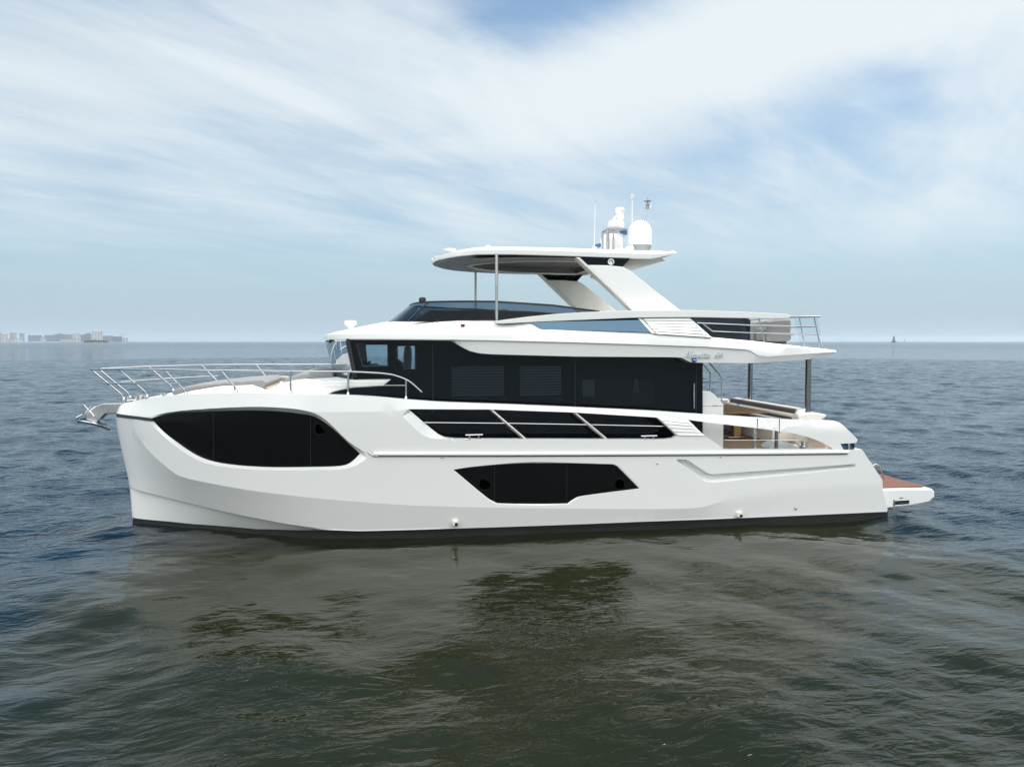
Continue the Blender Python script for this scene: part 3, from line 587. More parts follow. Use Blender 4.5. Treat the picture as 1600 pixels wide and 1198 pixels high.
# ================================================================== deckhouse
HY = 2.12
def hw(pts): return np.array(XZ(pts, -HY))
wall_o = hw([(541, 529.3), (1098, 529.3), (1098, 706), (600, 706), (505, 622), (553, 600), (553, 585)])
op1 = hw([(557, 537.5), (606, 537.5), (606, 572), (566.5, 572)])
op2 = hw([(620, 539.5), (649, 539.5), (649, 577), (631, 577), (629, 567), (621, 561)])
bl1 = hw([(705, 571), (790, 571), (790, 624), (705, 624)]); bl2 = hw([(812, 571), (880, 571), (880, 625), (812, 625)]); bl3 = hw([(910, 592), (1025, 592), (1025, 634), (910, 634)])
def wall(name, outline, holes, Y0, t, material):
    gx = np.array([(x, z) for x in np.arange(outline[:, 0].min(), outline[:, 0].max(), 0.6) for z in np.arange(outline[:, 1].min(), outline[:, 1].max(), 0.6)])
    gx = gx[inside(gx, outline) & (near(gx, outline) > 0.1)]
    for h_ in holes: gx = gx[(near(gx, h_) > 0.1) & ~inside(gx, h_)]
    v2, t2 = cdt([outline]+list(holes), [], gx); c = v2[t2].mean(1); ok = inside(c, outline)
    for h_ in holes: ok &= ~inside(c, h_)
    v = [(a[0], Y0, a[1]) for a in v2]; f = []
    for q in t2[ok]:
        a, b_, c_ = (v2[i] for i in q); f.append(tuple(q) if (b_[0]-a[0])*(c_[1]-a[1])-(b_[1]-a[1])*(c_[0]-a[0]) > 0 else (q[0], q[2], q[1]))
    n0 = len(v); v += [(x, Y0+t, z) for x, y, z in v]
    es = {(g[i], g[(i+1) % 3]) for g in f for i in range(3)}
    f += [(a+n0, c_+n0, b_+n0) for a, b_, c_ in list(f)]+[(e[1], e[0], e[0]+n0, e[1]+n0) for e in es if (e[1], e[0]) not in es]
    m_ = MB(); m_.add(v, f); return m_
house = wall('deckhouse', wall_o, [op1, op2, bl1, bl2, bl3], -HY, 0.05, None).build('deckhouse', M['black'], yacht, 20)
for o_, mt in ((op1, 'clear_blue'), (op2, 'clear_blue'), (bl1, 'tint_house'), (bl2, 'tint_house'), (bl3, 'tint_house')):
    m_ = MB(); m_.prism([tuple(p) for p in o_], -HY+0.004, -HY+0.016); m_.build('window_glass', M[mt], house, 0)
for o_ in (bl1, bl2, bl3):
    x0, x1, z0, z1 = o_[:, 0].min(), o_[:, 0].max(), o_[:, 1].min(), o_[:, 1].max(); third = o_ is bl3
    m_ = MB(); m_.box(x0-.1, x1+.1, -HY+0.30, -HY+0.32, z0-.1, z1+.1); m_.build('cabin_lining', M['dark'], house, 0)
    if not third:
        zz = z1-0.02; m_ = MB()
        while zz > z0+0.10: m_.box(x0+.02, x1-.02, -HY+0.10, -HY+0.115, zz-0.050, zz); zz -= 0.062
        m_.build('window_blind', M['blind'], house, 0)
    else:
        w_ = x1-x0; m_ = MB(); m_.box(x0+.02, x0+.18*w_, -HY+0.10, -HY+0.11, z0+.35*(z1-z0), z1-.02); m_.build('window_blind', M['blind'], house, 0)
        m_ = MB(); m_.tube([(x0+.73*w_, -HY+.12, z0+.3), (x0+.73*w_, -HY+.12, z1)], .03, 8); m_.tube([(x0+.78*w_, -HY+.12, z0+.3), (x0+.76*w_, -HY+.12, z1)], .015, 8); m_.build('curtain', M['taupe'], house)
for x in (676, 899, 1089.5):
    a, b_ = at(x, 531, -HY), at(x, 645, -HY); m_ = MB(); m_.box(a[0]-.006, a[0]+.006, -HY-.004, -HY+.01, b_[2], a[2]); m_.build('panel_joint', M['rubber'], house, 0)
a, b_ = at(1083, 598, -HY), at(1083, 639, -HY); m_ = MB(); m_.tube([(a[0]+.04, -HY+.01, a[2]), (a[0], -HY-.06, a[2]-.02), (b_[0], -HY-.06, b_[2]+.02), (b_[0]+.04, -HY+.01, b_[2])], 0.017, 8); m_.build('door_handle', M['chrome'], house)
# window frames (thin dark reveals)
for o_ in (op1, op2):
    m_ = MB(); P_ = [(p[0], -HY-.002, p[1]) for p in o_]; m_.tube(P_+[P_[0]], 0.022, 6); m_.build('window_frame', M['rubber'], house)
# far wall, roof lining, bulkheads
fo = np.array([(x, z) for x, z in wall_o]); far_h = hw([(560, 534), (607, 534), (607, 590), (566, 590)]); far_h2 = hw([(613, 534), (662, 534), (662, 590), (613, 590)])
house_far = wall('deckhouse', fo, [far_h, far_h2], HY-.05, 0.05, None).build('deckhouse_wall', M['black'], house, 0)
for h_ in (far_h, far_h2):
    m_ = MB(); m_.prism([tuple(p) for p in h_], HY-.03, HY-.018); m_.build('window_glass', M['clear_blue'], house, 0)
    zc_ = at(630, 558, -HY)[2]
xw0, xw1 = wall_o[0][0], wall_o[1][0]; zt_, zb_ = wall_o[0][1], wall_o[2][1]; xb = at(668, 580, -HY)[0]
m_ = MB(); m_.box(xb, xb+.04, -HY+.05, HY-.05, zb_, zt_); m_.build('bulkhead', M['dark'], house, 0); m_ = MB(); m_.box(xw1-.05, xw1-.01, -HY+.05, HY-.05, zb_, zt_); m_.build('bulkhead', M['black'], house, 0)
zd = at(560, 576, -1.2)[2]
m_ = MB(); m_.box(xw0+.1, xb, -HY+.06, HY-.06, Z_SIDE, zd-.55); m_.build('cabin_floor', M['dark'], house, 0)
m_ = MB(); m_.prism([(xw0+.05, zd-.5), (xw0+.05, zd-.02), (xw0+.55, zd+.03), (xw0+.75, zd-.1), (xw0+.75, zd-.5)], -HY+.07, HY-.07); m_.build('dashboard', M['console'], house, 35, .02)
a = at(568, 573, -1.1); m_ = MB(); m_.prism([(a[0]-.02, a[2]-.15), (a[0]+.12, a[2]+.14), (a[0]+.16, a[2]+.14), (a[0]+.18, a[2]-.15)], -1.6, -.9); m_.build('helm_screen', M['console'], house, 35, .01)
# helm chairs
for yy in (-.55, .45):
    a = at(626, 585, yy); m_ = MB()
    m_.prism(smooth_line([(a[0]-.28, a[2]-.05), (a[0]+.18, a[2]-.05), (a[0]+.26, a[2]+.62), (a[0]+.10, a[2]+.66), (a[0]+.04, a[2]+.12), (a[0]-.28, a[2]+.10)], 3), yy-.27, yy+.27); m_.box(a[0]-.08, a[0]+.08, yy-.08, yy+.08, Z_SIDE+.3, a[2]-.04)
    m_.build('helm_chair', M['grey'], house, 35, .03)
# windscreen: leans forward, bowed in plan
def ws_row(px_top, py, inset, bow, n=20):
    a = at(px_top, py, -HY+inset); rows = []
    for j in range(n+1):
        y = (-1+2*j/n)*(HY-inset); rows.append((a[0]-bow*(1-(y/(HY-inset))**2), y, a[2]))
    return rows
wt, wb_ = ws_row(541, 533, 0.02, 0.62), ws_row(553, 588, 0.02, 0.58)
m_ = MB(); m_.grid([wt, wb_], True); wsn = m_.build('windscreen', M['clear'], yacht)
for j in (0, 7, 13, 20):
    m_ = MB(); r_ = .05 if j in (0, 20) else .03; m_.tube([np.array(wt[j])+[.03, 0, .02], np.array(wb_[j])+[.03, 0, -.02]], r_, 8); m_.build('windscreen_post', M['rubber'], wsn)
m_ = MB(); m_.tube([np.array(p)+[.02, 0, -.03] for p in wb_], .05, 8); m_.build('windscreen_sill', M['rubber'], wsn)
p0 = at(541, 530, -HY+.12); p1 = at(553.5, 589, -HY+.12)
m_ = MB(); q = XZ([(541, 531), (556.5, 531), (567, 574), (567, 590), (553, 590)], -HY+.10); m_.prism(q, -HY+.10, -HY+.16); m_.build('curtain', M['brown'], house)
# white ledge that wraps the foot of the deckhouse
rows = []
for x, yt_, yb_, b in [(428, 607, 620, 1.1), (430, 603, 620, 1.3), (437, 599.5, 620, 1.5), (459, 595.7, 620, 1.75), (490, 594.3, 619, 1.95), (511, 593.6, 617, 2.08), (523, 593.3, 612, 2.15), (538, 593.1, 608.6, 2.17), (552, 593, 606, 2.18), (580, 592.8, 604.3, 2.19), (599, 592.6, 603, 2.19), (605, 592.6, 598.5, 2.19), (610, 592.5, 593.4, 2.19)]:
    p, q = at(x, yt_, -b), at(x, yb_, -b); t_ = min(.05, (p[2]-q[2])*.45)
    pr = [(0, q[2]), (b-.05, q[2]), (b-.01, q[2]+t_*.4), (b, q[2]+t_), (b, p[2]-t_), (b-.02, p[2]-t_*.4), (b-.07, p[2]), (0, p[2]+.03)]
    rows.append([(p[0], -c, d) for c, d in pr]+[(p[0], c, d) for c, d in pr[::-1]])
m_ = MB(); m_.grid(rows); n_ = len(rows[0]); m_.f += [tuple(range(n_))[::-1], tuple((len(rows)-1)*n_+i for i in range(n_))]; m_.build('coachroof', M['white'], yacht, 25)

# ================================================================== foredeck lounge
Zf = lambda x: zp(x)-0.03
def soft(name, pts, y0, y1, material, bev=.06, Yr=None, parent=yacht):
    m_ = MB(); Yr = y0 if Yr is None else Yr; m_.prism(XZ(pts, Yr), y0, y1); return m_.build(name, material, parent, 40, bev, 3)
soft('sunpad_base', [(272, 617), (300, 610), (345, 603), (395, 601), (409, 606), (425, 617), (420, 628), (275, 628)], -1.15, 1.15, M['cream'], .05)
soft('sunpad_cushion', [(267, 613), (276, 607), (310, 601.5), (360, 596), (411, 592.5), (418, 598), (411, 606), (345, 603.5), (300, 610), (281, 616.5), (270, 617)], -1.12, 1.12, M['grey'], .05)
soft('lounge_backrest', [(437, 600), (449, 590), (467, 583.5), (490, 581), (522, 581.5), (521, 591), (470, 596)], -1.2, 1.2, M['grey'], .06)
soft('lounge_seat', [(392, 606), (399, 597), (408, 598), (417, 606), (425, 620), (395, 620)], -1.0, 1.0, M['taupe'], .03)
soft('lounge_cushion', [(414, 589.5), (418, 586.2), (449, 588), (452, 591), (440, 592), (416, 592)], 0.9, 1.35, M['taupe'], .02, 1.1)
# ================================================================== bow gear
m_ = MB(); m_.prism(XZ([(192, 630), (186, 629.8), (159, 630.5), (150, 634.5), (136, 646), (134.6, 656), (149, 661.5), (164, 646.5), (178, 645.5), (190, 646.5)], -.12), -.13, .13)
arm = m_.build('anchor_arm', M['steel'], yacht, 35, .015)
a = at(138.5, 640.5, -.14); m_ = MB(); m_.tube([(a[0]-.09, -.16, a[2]+.13), (a[0]+.12, -.16, a[2]-.14)], .018, 8); m_.build('arm_pin', M['chrome'], arm)
m_ = MB(); m_.tube([(a[0]-.05, -.17, a[2]-.05), (a[0]+.07, -.17, a[2]+.08)], .014, 8); m_.build('arm_pin', M['chrome'], arm)
anc = empty('anchor', at(140, 664, 0)); a0 = np.array(anc.location); tag(anc, 'polished plough anchor hanging from the arm at the bow', 'anchor')
def loc(p): return np.array(p)-a0
m_ = MB(); tip = loc(at(171, 669, 0)); hd = loc(at(122, 657, 0)); md = loc(at(140, 662, 0))
rows = []
for t, wdt in [(0, .08), (.15, .22), (.35, .30), (.6, .27), (.85, .14), (1, .01)]:
    c = hd+(tip-hd)*t; up = .05*math.sin(t*3.1); rows.append([c+[0, -wdt, up+.02], c+[0, -wdt*.5, up-.035], c+[0, 0, up-.06], c+[0, wdt*.5, up-.035], c+[0, wdt, up+.02]])
m_.grid(rows); fl = m_.build('fluke', M['chrome'], anc, 60); s_ = fl.modifiers.new('thick', 'SOLIDIFY'); s_.thickness = .045
sh = [at(148, 661, 0), at(138, 655, 0), at(134, 647, 0), at(150, 636, 0)]
m_ = MB(); m_.tube([loc(p) for p in sh], .035, 8); m_.build('shank', M['steel'], anc)
m_ = MB(); m_.tube([loc(at(120.5, 652, -.1)), loc(at(128.5, 647.5, -.1))], .02, 8); m_.tube([loc(at(120.5, 652, -.1)), hd], .015, 8); m_.build('roll_bar', M['chrome'], anc)
for x, y, Y in [(199, 624.5, -.15), (210, 622.8, .3), (218, 621.5, -.3), (226, 621, .1), (257, 618, -.8), (252, 618.5, .6)]:
    a = at(x, y, Y); m_ = MB(); m_.lathe([(.07, -.06), (.075, -.02), (.045, 0), (.045, .05), (.07, .06), (.07, .085), (.02, .09)], (a[0], a[1], a[2]-.02), 16); m_.build('deck_cleat', M['steel'], yacht)
m_ = MB(); a, b_ = at(199, 626.5, -.2), at(240, 620.5, -.2); m_.tube([a, b_], .03, 8); m_.build('anchor_chain', M['steel'], yacht)
# bow rail
def both_sides(fn):
    for sg in (1, -1): fn(sg)
near_top = [(141.5, 577, -.2), (160, 577, -.52), (186, 577, -.93), (220, 577, -1.22), (256, 577, -1.48), (300, 577.6, -1.72), (345, 578.3, -1.92), (400, 579, -2.08), (454, 579.5, -2.18), (500, 580, -2.22), (544, 580.5, -2.25), (580, 582, -2.27), (605, 584, -2.28), (622, 588, -2.29), (640, 596, -2.3), (659, 612.5, -2.3)]
mid_rail = [(168, 599, -.2), (200, 598.9, -.85), (230, 598.8, -1.2), (282, 598.3, -1.6)]
posts = [((186, 577, -.93), (226, 611, -.93), (230.6, 622, -.93)), ((256, 577, -1.48), (287, 608, -1.48), (290.7, 618, -1.48)), ((345, 578.3, -1.92), (366, 603, -1.92), (369, 615.5, -1.92)),
         ((454, 579.5, -2.18), (454, 600, -2.18), (454.5, 617, -2.18)), ((544, 580.5, -2.25), (544, 600, -2.25), (544, 619, -2.25)), ((634.5, 594, -2.3), (634.5, 605, -2.3), (634.5, 625, -2.3)), ((142.5, 577, -.2), (189, 615, -.2), (194, 626, -.2))]
tp = [at(*p) for p in smooth_line(near_top, 4)]
rail = MB(); full = [p*[1, -1, 1] for p in tp[::-1]]+[tp[0]*[1, 0, 1]]+tp; rail.tube(full, .020, 10); rail = rail.build('bow_rail', M['chrome'], yacht, 60)
tp = [at(*p) for p in smooth_line(mid_rail, 4)]; m_ = MB(); m_.tube([p*[1, -1, 1] for p in tp[::-1]]+tp, .015, 8); m_.build('middle_rail', M['chrome'], rail, 60)
for sg in (1, -1):
    for P_ in posts:
        q = [at(*p)*[1, sg, 1] for p in P_]; q = smooth_line([q[0], q[0]+(q[1]-q[0])*.85, q[1], q[1]+(q[2]-q[1])*.3, q[2]], 3)
        m_ = MB(); m_.tube(q, .021, 8); e = q[-1]; m_.lathe([(.04, -.03), (.04, .05), (.022, .09)], tuple(e), 10); m_.build('stanchion', M['chrome'], rail, 60)
    q = [at(454, 601, -2.18)*[1, sg, 1], at(544, 602, -2.25)*[1, sg, 1], at(634.5, 602, -2.3)*[1, sg, 1]]; m_ = MB(); m_.tube(q, .006, 6); m_.build('rail_wire', M['steel'], rail)
# ================================================================== flybridge
XT = at(503, 524, -.35)[0]
t_fe = pchip([0, .03, .1, .25, .5, .9, 1.5, 2.3, 3.3, 5, 12, 17], [0, .50, 1.0, 1.5, 1.93, 2.22, 2.40, 2.48, 2.52, 2.54, 2.54, 2.46])
fe = lambda x, z=0: t_fe(max(x-XT, 0))
f_bot = line([(504.5, 529), (512, 530.5), (670, 531.5), (705, 532), (712, 536), (722, 542), (735, 548.5), (750, 552), (770, 553.5), (900, 557), (1045, 558), (1066, 558.5), (1083, 566.5), (1170, 567.5), (1265, 561.5), (1307, 550)], fe)
f_cr = line([(504, 527.5), (512, 529), (660, 529.8), (700, 530.5), (760, 531.5), (900, 535), (1000, 538), (1100, 541.5), (1165, 546), (1172, 547.5), (1184, 555), (1200, 557), (1307, 549.5)], fe)
f_kn = line([(503.3, 524), (512, 522.6), (600, 522), (670, 522), (760, 522.5), (900, 527), (1113, 534), (1307, 547.8)], fe)
f_rg = line([(503.3, 523.6), (520, 519), (540, 514.7), (575, 507.7), (606, 502.2)], .6)
X_ws = at(606, 502, -.5)[0]
t_ws = pchip([0, .05, .15, .35, .7, 1.2, 1.9, 3, 8], [0.02, .45, .75, 1.08, 1.40, 1.70, 1.92, 2.0, 2.02])
f_tp = line([(640, 500.8), (775, 500.5), (790, 502), (830, 504), (847, 514), (1017, 520.5), (1113, 527), (1172, 532.3), (1307, 547.2)], lambda x, z=0: min(fe(x)-.06, 2.0 if x < at(790, 500, -2.0)[0] else 2.45))
ib, ic, ik, ir, it = lin(f_bot), lin(f_cr), lin(f_kn), lin(f_rg), lin(f_tp)
X790, X850, XE = at(785, 500, -2.0)[0], at(850, 514, -2.45)[0], f_bot[-1][0]
def fly_profile(x):
    b = fe(x); d = x-X_ws
    zt_ = ir(x) if d <= 0 else (it(x) if x > f_tp[0][0] else ir(X_ws)+(it(f_tp[0][0])-ir(X_ws))*d/(f_tp[0][0]-X_ws))
    if d <= 0: bt_ = 0.015
    else:
        bt_ = t_ws(d)
        if x > X790: w_ = min((x-X790)/(X850-X790), 1); bt_ = bt_*(1-w_)+(b-.07)*w_
    bt_ = min(bt_, max(b-.06, .015)); zk_ = ik(x); zc_ = min(ic(x), zk_-.01); zb_2 = min(ib(x), zc_-.015)
    step = .03*min(max((x-at(690, 531, -2.5)[0])/.4, 0), 1)*min(max((XE-2.0-x)/.5, 0), 1)
    P_ = [(0, zb_2), (max(b-.35, 0), zb_2), (max(b-.05-step, 0), zb_2), (max(b-.012-step, 0), zc_-.02), (b, zc_), (max(b-.015, 0), zk_)]
    for s_2 in (.25, .5, .75, 1.0): P_.append((b-.015+(bt_-b+.015)*s_2 if b > .02 else 0, zk_+(zt_-zk_)*(1-(1-s_2)**1.7)))
    return P_+[(0, zt_+.01)]
dl = [0.0, .01, .03, .06, .1, .16, .25, .36, .5, .7, .9, 1.2, 1.5]
fx = sorted(set([XT+d for d in dl]+list(np.arange(XT+1.8, XE, .22))+[float(p[0]) for p in f_bot]+[float(p[0]) for p in f_cr]+[X_ws-.02, X_ws+.02, X_ws+.1, X_ws+.25, XE]))
fx = [x for i, x in enumerate(fx) if XT <= x <= XE and (i == 0 or x-fx[i-1] > 1e-3)]
rows = []
for x in fx:
    P_ = fly_profile(x); rows.append([(x, -b, z) for b, z in P_]+[(x, b, z) for b, z in P_[::-1]])
m_ = MB(); m_.grid(rows); n_ = len(rows[0]); e0 = (len(rows)-1)*n_; m_.f.append(tuple(e0+i for i in range(n_)))
fly = m_.build('flybridge_deck', M['white'], yacht, 24)
def fly_y(z, x=None): return -(2.52-0.40*max(0, min(1, (z-at(900, 520, -2.5)[2])/0.75)))     # coaming side leans inboard
def flyP(x, y, off=0.0):
    Y = -2.45
    for _ in range(12): p = at(x, y, Y); Y = fly_y(p[2])
    p = at(x, y, Y); return np.array([p[0], p[1]-off, p[2]])
# coaming beam
ct = smooth_line([(774, 501.5), (800, 498), (833, 494), (880, 489.8), (960, 486), (1060, 484.7), (1150, 487), (1222, 490.5), (1230, 492.5)], 4)
cb = smooth_line([(1230, 494.5), (1226, 497.3), (1150, 496.8), (1080, 495.5), (1000, 496.3), (930, 499), (840, 502.8), (785, 505.5), (776, 504.5)], 4)
poly = [tuple(at(x, y, -2.36)[[0, 2]]) for x, y in ct+cb]
for sg in (1, -1):
    m_ = MB(); m_.prism(poly, -2.40, -2.08)
    if sg < 0: m_.v = [(a, -b, c) for a, b, c in m_.v]; m_.f = [g[::-1] for g in m_.f]
    m_.build('coaming', M['white'], yacht, 40, .035, 3)
# coaming side: backing, mirror window, louvres
for sg in (1, -1):
    q = [flyP(x, y, -.03) for x, y in [(829, 503), (1000, 496), (1076, 494), (1114, 528), (1020, 522), (845, 516)]]
    m_ = MB(); m_.prism([(p[0], p[2]) for p in q], [sg*p[1] for p in q], [sg*(p[1]+.12) for p in q]); 
    if sg < 0: m_.f = [g[::-1] for g in m_.f]
    cs = m_.build('coaming_side', M['white'], yacht, 30)
q = [flyP(x, y, .0) for x, y in smooth_line([(832, 504.2), (995, 496.6)], 4)[:-1]+[(995, 496.6), (1017, 519.3), (850, 514.2), (843, 512)]]
m_ = MB(); m_.prism([(p[0], p[2]) for p in q], [p[1] for p in q], [p[1]+.03 for p in q]); m_.build('side_window', M['mirror_blue'], yacht, 0)
q = [flyP(x, y, .008) for x, y in [(995.5, 496.2), (1000, 496), (1025, 521.5), (1017.5, 519.8)]]
m_ = MB(); m_.prism([(p[0], p[2]) for p in q], [p[1] for p in q], [p[1]+.04 for p in q]); m_.build('window_trim', M['cream'], yacht, 0)
louvre('upper_louvre', [(1004, 497), (1076, 496.3), (1113, 528), (1026, 521.8)], 6, lambda x, y: flyP(x, y, .006), M['white'], M['greyband'])
# flybridge windscreen
w_t = line([(641, 470.6), (650, 469), (662, 468.3), (775, 471), (872, 477.6), (938, 487)], 1.92); iw = lin(w_t)
Xs1 = at(938, 487, -2.0)[0]; XW1 = at(641, 470.6, -.5)[0]
ds_ = [0, .015, .04, .08, .13, .2, .3, .45, .65, .9, 1.2, 1.6, 2.1, 2.8, 3.6, 4.5, 5.3]
base_r, top_r = [], []
for d in ds_:
    x = min(X_ws+d, Xs1); b = t_ws(d); zt_ = (ir(X_ws) + (it(f_tp[0][0])-ir(X_ws))*min(d/(f_tp[0][0]-X_ws), 1)) if d > 0 else ir(X_ws)
    base_r.append((x, b, zt_)); xt = XW1+(x-X_ws)*(Xs1-XW1)/(Xs1-X_ws); top_r.append((xt, max(b-.09, .01) if d > .02 else .01, max(iw(xt), zt_+.005)))
def ring(r): return [np.array((x, -b, z)) for x, b, z in r[::-1]]+[np.array((x, b, z)) for x, b, z in r]
rb, rt_ = ring(base_r), ring(top_r)
m_ = MB(); m_.grid([rt_, rb]); fw = m_.build('flybridge_windscreen', M['tint'], yacht, 60)
m_ = MB(); m_.tube(rt_, .022, 8); m_.build('windscreen_rail', M['rubber'], fw)
for k_ in (len(ds_)-8, len(ds_)+7):
    m_ = MB(); m_.tube([rb[k_], rt_[k_]], .02, 8); m_.build('windscreen_post', M['rubber'], fw)
a = at(660, 467, -.9); m_ = MB(); m_.lathe([(.08, -.07), (.085, -.02), (.07, .03), (.02, .04)], tuple(a), 16); m_.build('compass_cover', M['rubber'], yacht)
z0, z1 = at(700, 503, -1.7)[2], at(700, 482.5, -1.7)[2]; xa_, xb_ = at(662, 490, -1.7)[0], at(905, 490, -1.7)[0]
m_ = MB(); m_.prism([(xa_-.25, z0), (xa_+.15, z1-.02), (xa_+2.3, z1-.04), (xb_, z1-.12), (xb_, z0)], -1.84, -1.72); m_.build('inner_coaming', M['console'], fly, 35, .02)
m_ = MB(); m_.prism([(xa_-.15, z0), (xa_+.2, z1-.08), (xa_+.75, z1-.03), (xa_+.85, z1-.2), (xa_+.85, z0)], -1.5, 0.9); m_.build('helm_console', M['console'], fly, 35, .03)
m_ = MB(); m_.prism([(xa_+1.7, z0), (xa_+1.7, z1+.0), (xa_+2.0, z1+.03), (xa_+2.1, z0)], -1.3, -.3); m_.build('helm_seat', M['grey'], fly, 35, .05)
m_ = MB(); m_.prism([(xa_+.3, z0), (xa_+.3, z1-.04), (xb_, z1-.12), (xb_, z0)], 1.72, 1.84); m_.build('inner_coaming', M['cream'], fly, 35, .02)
# lights and nubs on the brow
def brow_y(x, y):
    for Y in np.linspace(-2.6, -1.9, 60):
        p = at(x, y, Y)
        P_ = fly_profile(p[0]); bs_ = [q[0] for q in P_[4:10]]; zs2 = [q[1] for q in P_[4:10]]
        if -Y <= float(np.interp(p[2], zs2, bs_)): return p
    return at(x, y, -2.2)
p = brow_y(723, 509.5); m_ = MB(); m_.box(p[0]-.045, p[0]+.045, p[1]-.05, p[1]+.1, p[2]-.045, p[2]+.045); nl = m_.build('navigation_light', M['red'], yacht, 35, .012)
p = brow_y(683, 501.5); m_ = MB(); m_.lathe([(.03, -.03), (.03, .05)], tuple(p), 12, 'y'); m_.build('vent_cap', M['rubber'], yacht)
a = at(547.5, 515, -.6); m_ = MB(); m_.lathe([(.05, -.1), (.055, .0), (.075, .06), (.14, .10), (.145, .17), (.10, .19), (.02, .195)], (a[0], a[1], a[2]+.02), 20); m_.build('searchlight', M['plasticw'], yacht)
a = at(518, 533.5, -1.2); m_ = MB(); m_.box(a[0]-.06, a[0]+.06, a[1]-.06, a[1]+.06, a[2]-.03, a[2]+.04); m_.build('camera_unit', M['rubber'], yacht, 35, .015)
# script lettering and badge on the fascia
L_ = {'N': [[(-.5, .1), (-.2, -.05), (.1, .2), (.55, 1.9), (.65, 1.95), (1.0, .1), (1.1, .05), (1.55, 1.8), (1.75, 2.0), (2.0, 1.95)]],
      'a': [[(.75, .8), (.5, 1.0), (.15, .75), (.05, .3), (.25, .0), (.55, .25), (.8, .95)], [(.8, .95), (.7, .2), (.85, 0), (1.1, .25)]],
      'v': [[(0, .8), (.2, 1.0), (.3, .1), (.4, 0), (.7, .5), (.85, 1.0), (1.1, .9)]],
      'e': [[(.1, .45), (.5, .6), (.6, .85), (.4, 1.0), (.12, .7), (.08, .2), (.3, 0), (.7, .25)]],
      't': [[(.45, 1.7), (.25, .3), (.35, 0), (.7, .25)], [(.05, 1.15), (.75, 1.2)]],
      '6': [[(.80, 1.95), (.42, 1.5), (.12, .8), (.12, .25), (.42, 0), (.78, .22), (.78, .62), (.48, .86), (.16, .6)]],
      '4': [[(.62, 1.9), (.32, 1.25), (.0, .62), (.5, .62), (1.0, .62)], [(.72, 1.25), (.68, .6), (.62, -.15)]]}
lp = at(1071, 559, -2.55); m_ = MB(); cur = 0.0; sc = 0.080
for ch in 'Navetta 64':
    if ch == ' ': cur += 1.5; continue
    for st_ in L_[ch]:
        pts = []
        for u, v in smooth_line(st_, 4):
            x = lp[0]+(cur+u*1.05+v*.28)*sc; z = lp[2]+v*sc*0.92
            bl_ = fe(x)-.012-.03*(x < XE-2.0) - .008; pts.append((x, -bl_-.022, z))
        m_.tube(pts, .0085, 6)
    cur += {'N': 2.05, 'a': 1.15, 'v': 1.05, 'e': .8, 't': .8, '6': 1.25, '4': 1.2}[ch]
m_.build('name_lettering', M['silver'], yacht, 60)
p = at(1085, 562.2, -2.5); m_ = MB(); yb = -(fe(p[0])-.05)-.012; m_.lathe([(.002, -.01), (.055, -.01), (.06, .02)], (p[0], yb-.0, p[2]), 24, 'y'); bd = m_.build('badge', M['blue'], yacht)
m_ = MB(); m_.tube([(p[0]-.04, yb-.012, p[2]), (p[0]+.04, yb-.012, p[2])], .008, 6); m_.build('badge_mark', M['plasticw'], bd)
# aft rail of the flybridge
YR = -2.32
tl = [(1226, 493.5), (1250, 494), (1281, 494.3)]
tA = [at(x, y, YR) for x, y in tl]; m_ = MB(); m_.tube(tA+[tA[-1]*[1, -1, 1]]+[p*[1, -1, 1] for p in tA[::-1]], .024, 10); frail = m_.build('flybridge_rail', M['chrome'], yacht)
for y0, y1, x0 in [(504.5, 510.2, 1089), (517.5, 522.6, 1113)]:
    q = [at(x0, y0, YR), at(1171, (y0+y1)/2+(.5 if x0 < 1100 else 0), YR), at(1276 if x0 < 1100 else 1279, y1, YR)]
    if x0 > 1100: q = [at(1098, 506, YR)]+q
    m_ = MB(); m_.tube(q+[q[-1]*[1, -1, 1]], .013, 8); m_.build('middle_rail', M['chrome'], frail)
    m_ = MB(); m_.tube([p*[1, -1, 1] for p in q], .013, 8); m_.build('middle_rail', M['chrome'], frail)
for sg in (1, -1):
    for (xt_, yt_, xb2, yb2, r_) in [(1272, 494.5, 1282.5, 545, .014), (1186, 496.5, 1194.5, 534.5, .018)]:
        m_ = MB(); m_.tube([at(xt_, yt_, YR)*[1, sg, 1], at(xb2, yb2, YR)*[1, sg, 1]], r_, 8); m_.build('stanchion', M['chrome'], frail)
for yy in (-1.5, 0, 1.5):
    a, b_ = at(1280.5, 494.4, YR), at(1290, 546, YR); m_ = MB(); m_.tube([(a[0], yy, a[2]), (b_[0], yy, b_[2])], .014, 8); m_.build('stanchion', M['chrome'], frail)
q = [at(x, y, YR+.02) for x, y in [(1241, 496), (1277, 496.5), (1285, 540), (1250, 537)]]
m_ = MB(); m_.prism([(p[0], p[2]) for p in q], YR+.02, YR+.03); m_.build('rail_glass', M['clear'], frail, 0)
# smoked windbreak and cabinet
m_ = MB(); m_.prism(XZ([(1060, 497), (1165, 497), (1171, 501), (1171, 533), (1060, 529)], -2.0), -2.0, -1.985); wbk = m_.build('windbreak', M['tint_dark'], yacht, 0)
m_ = MB(); m_.tube([at(x, y, -2.0) for x, y in [(1060, 496.8), (1164, 497), (1168, 497.8), (1171, 501), (1171, 533)]], .022, 8); m_.build('windbreak_frame', M['rubber'], wbk)
p = at(1090, 508, -1.2); p2 = at(1150, 533, -1.2); m_ = MB(); m_.box(p[0], p2[0], -1.5, -.9, p2[2]-.1, p[2]); m_.build('wet_bar', M['console'], yacht, 35, .03)
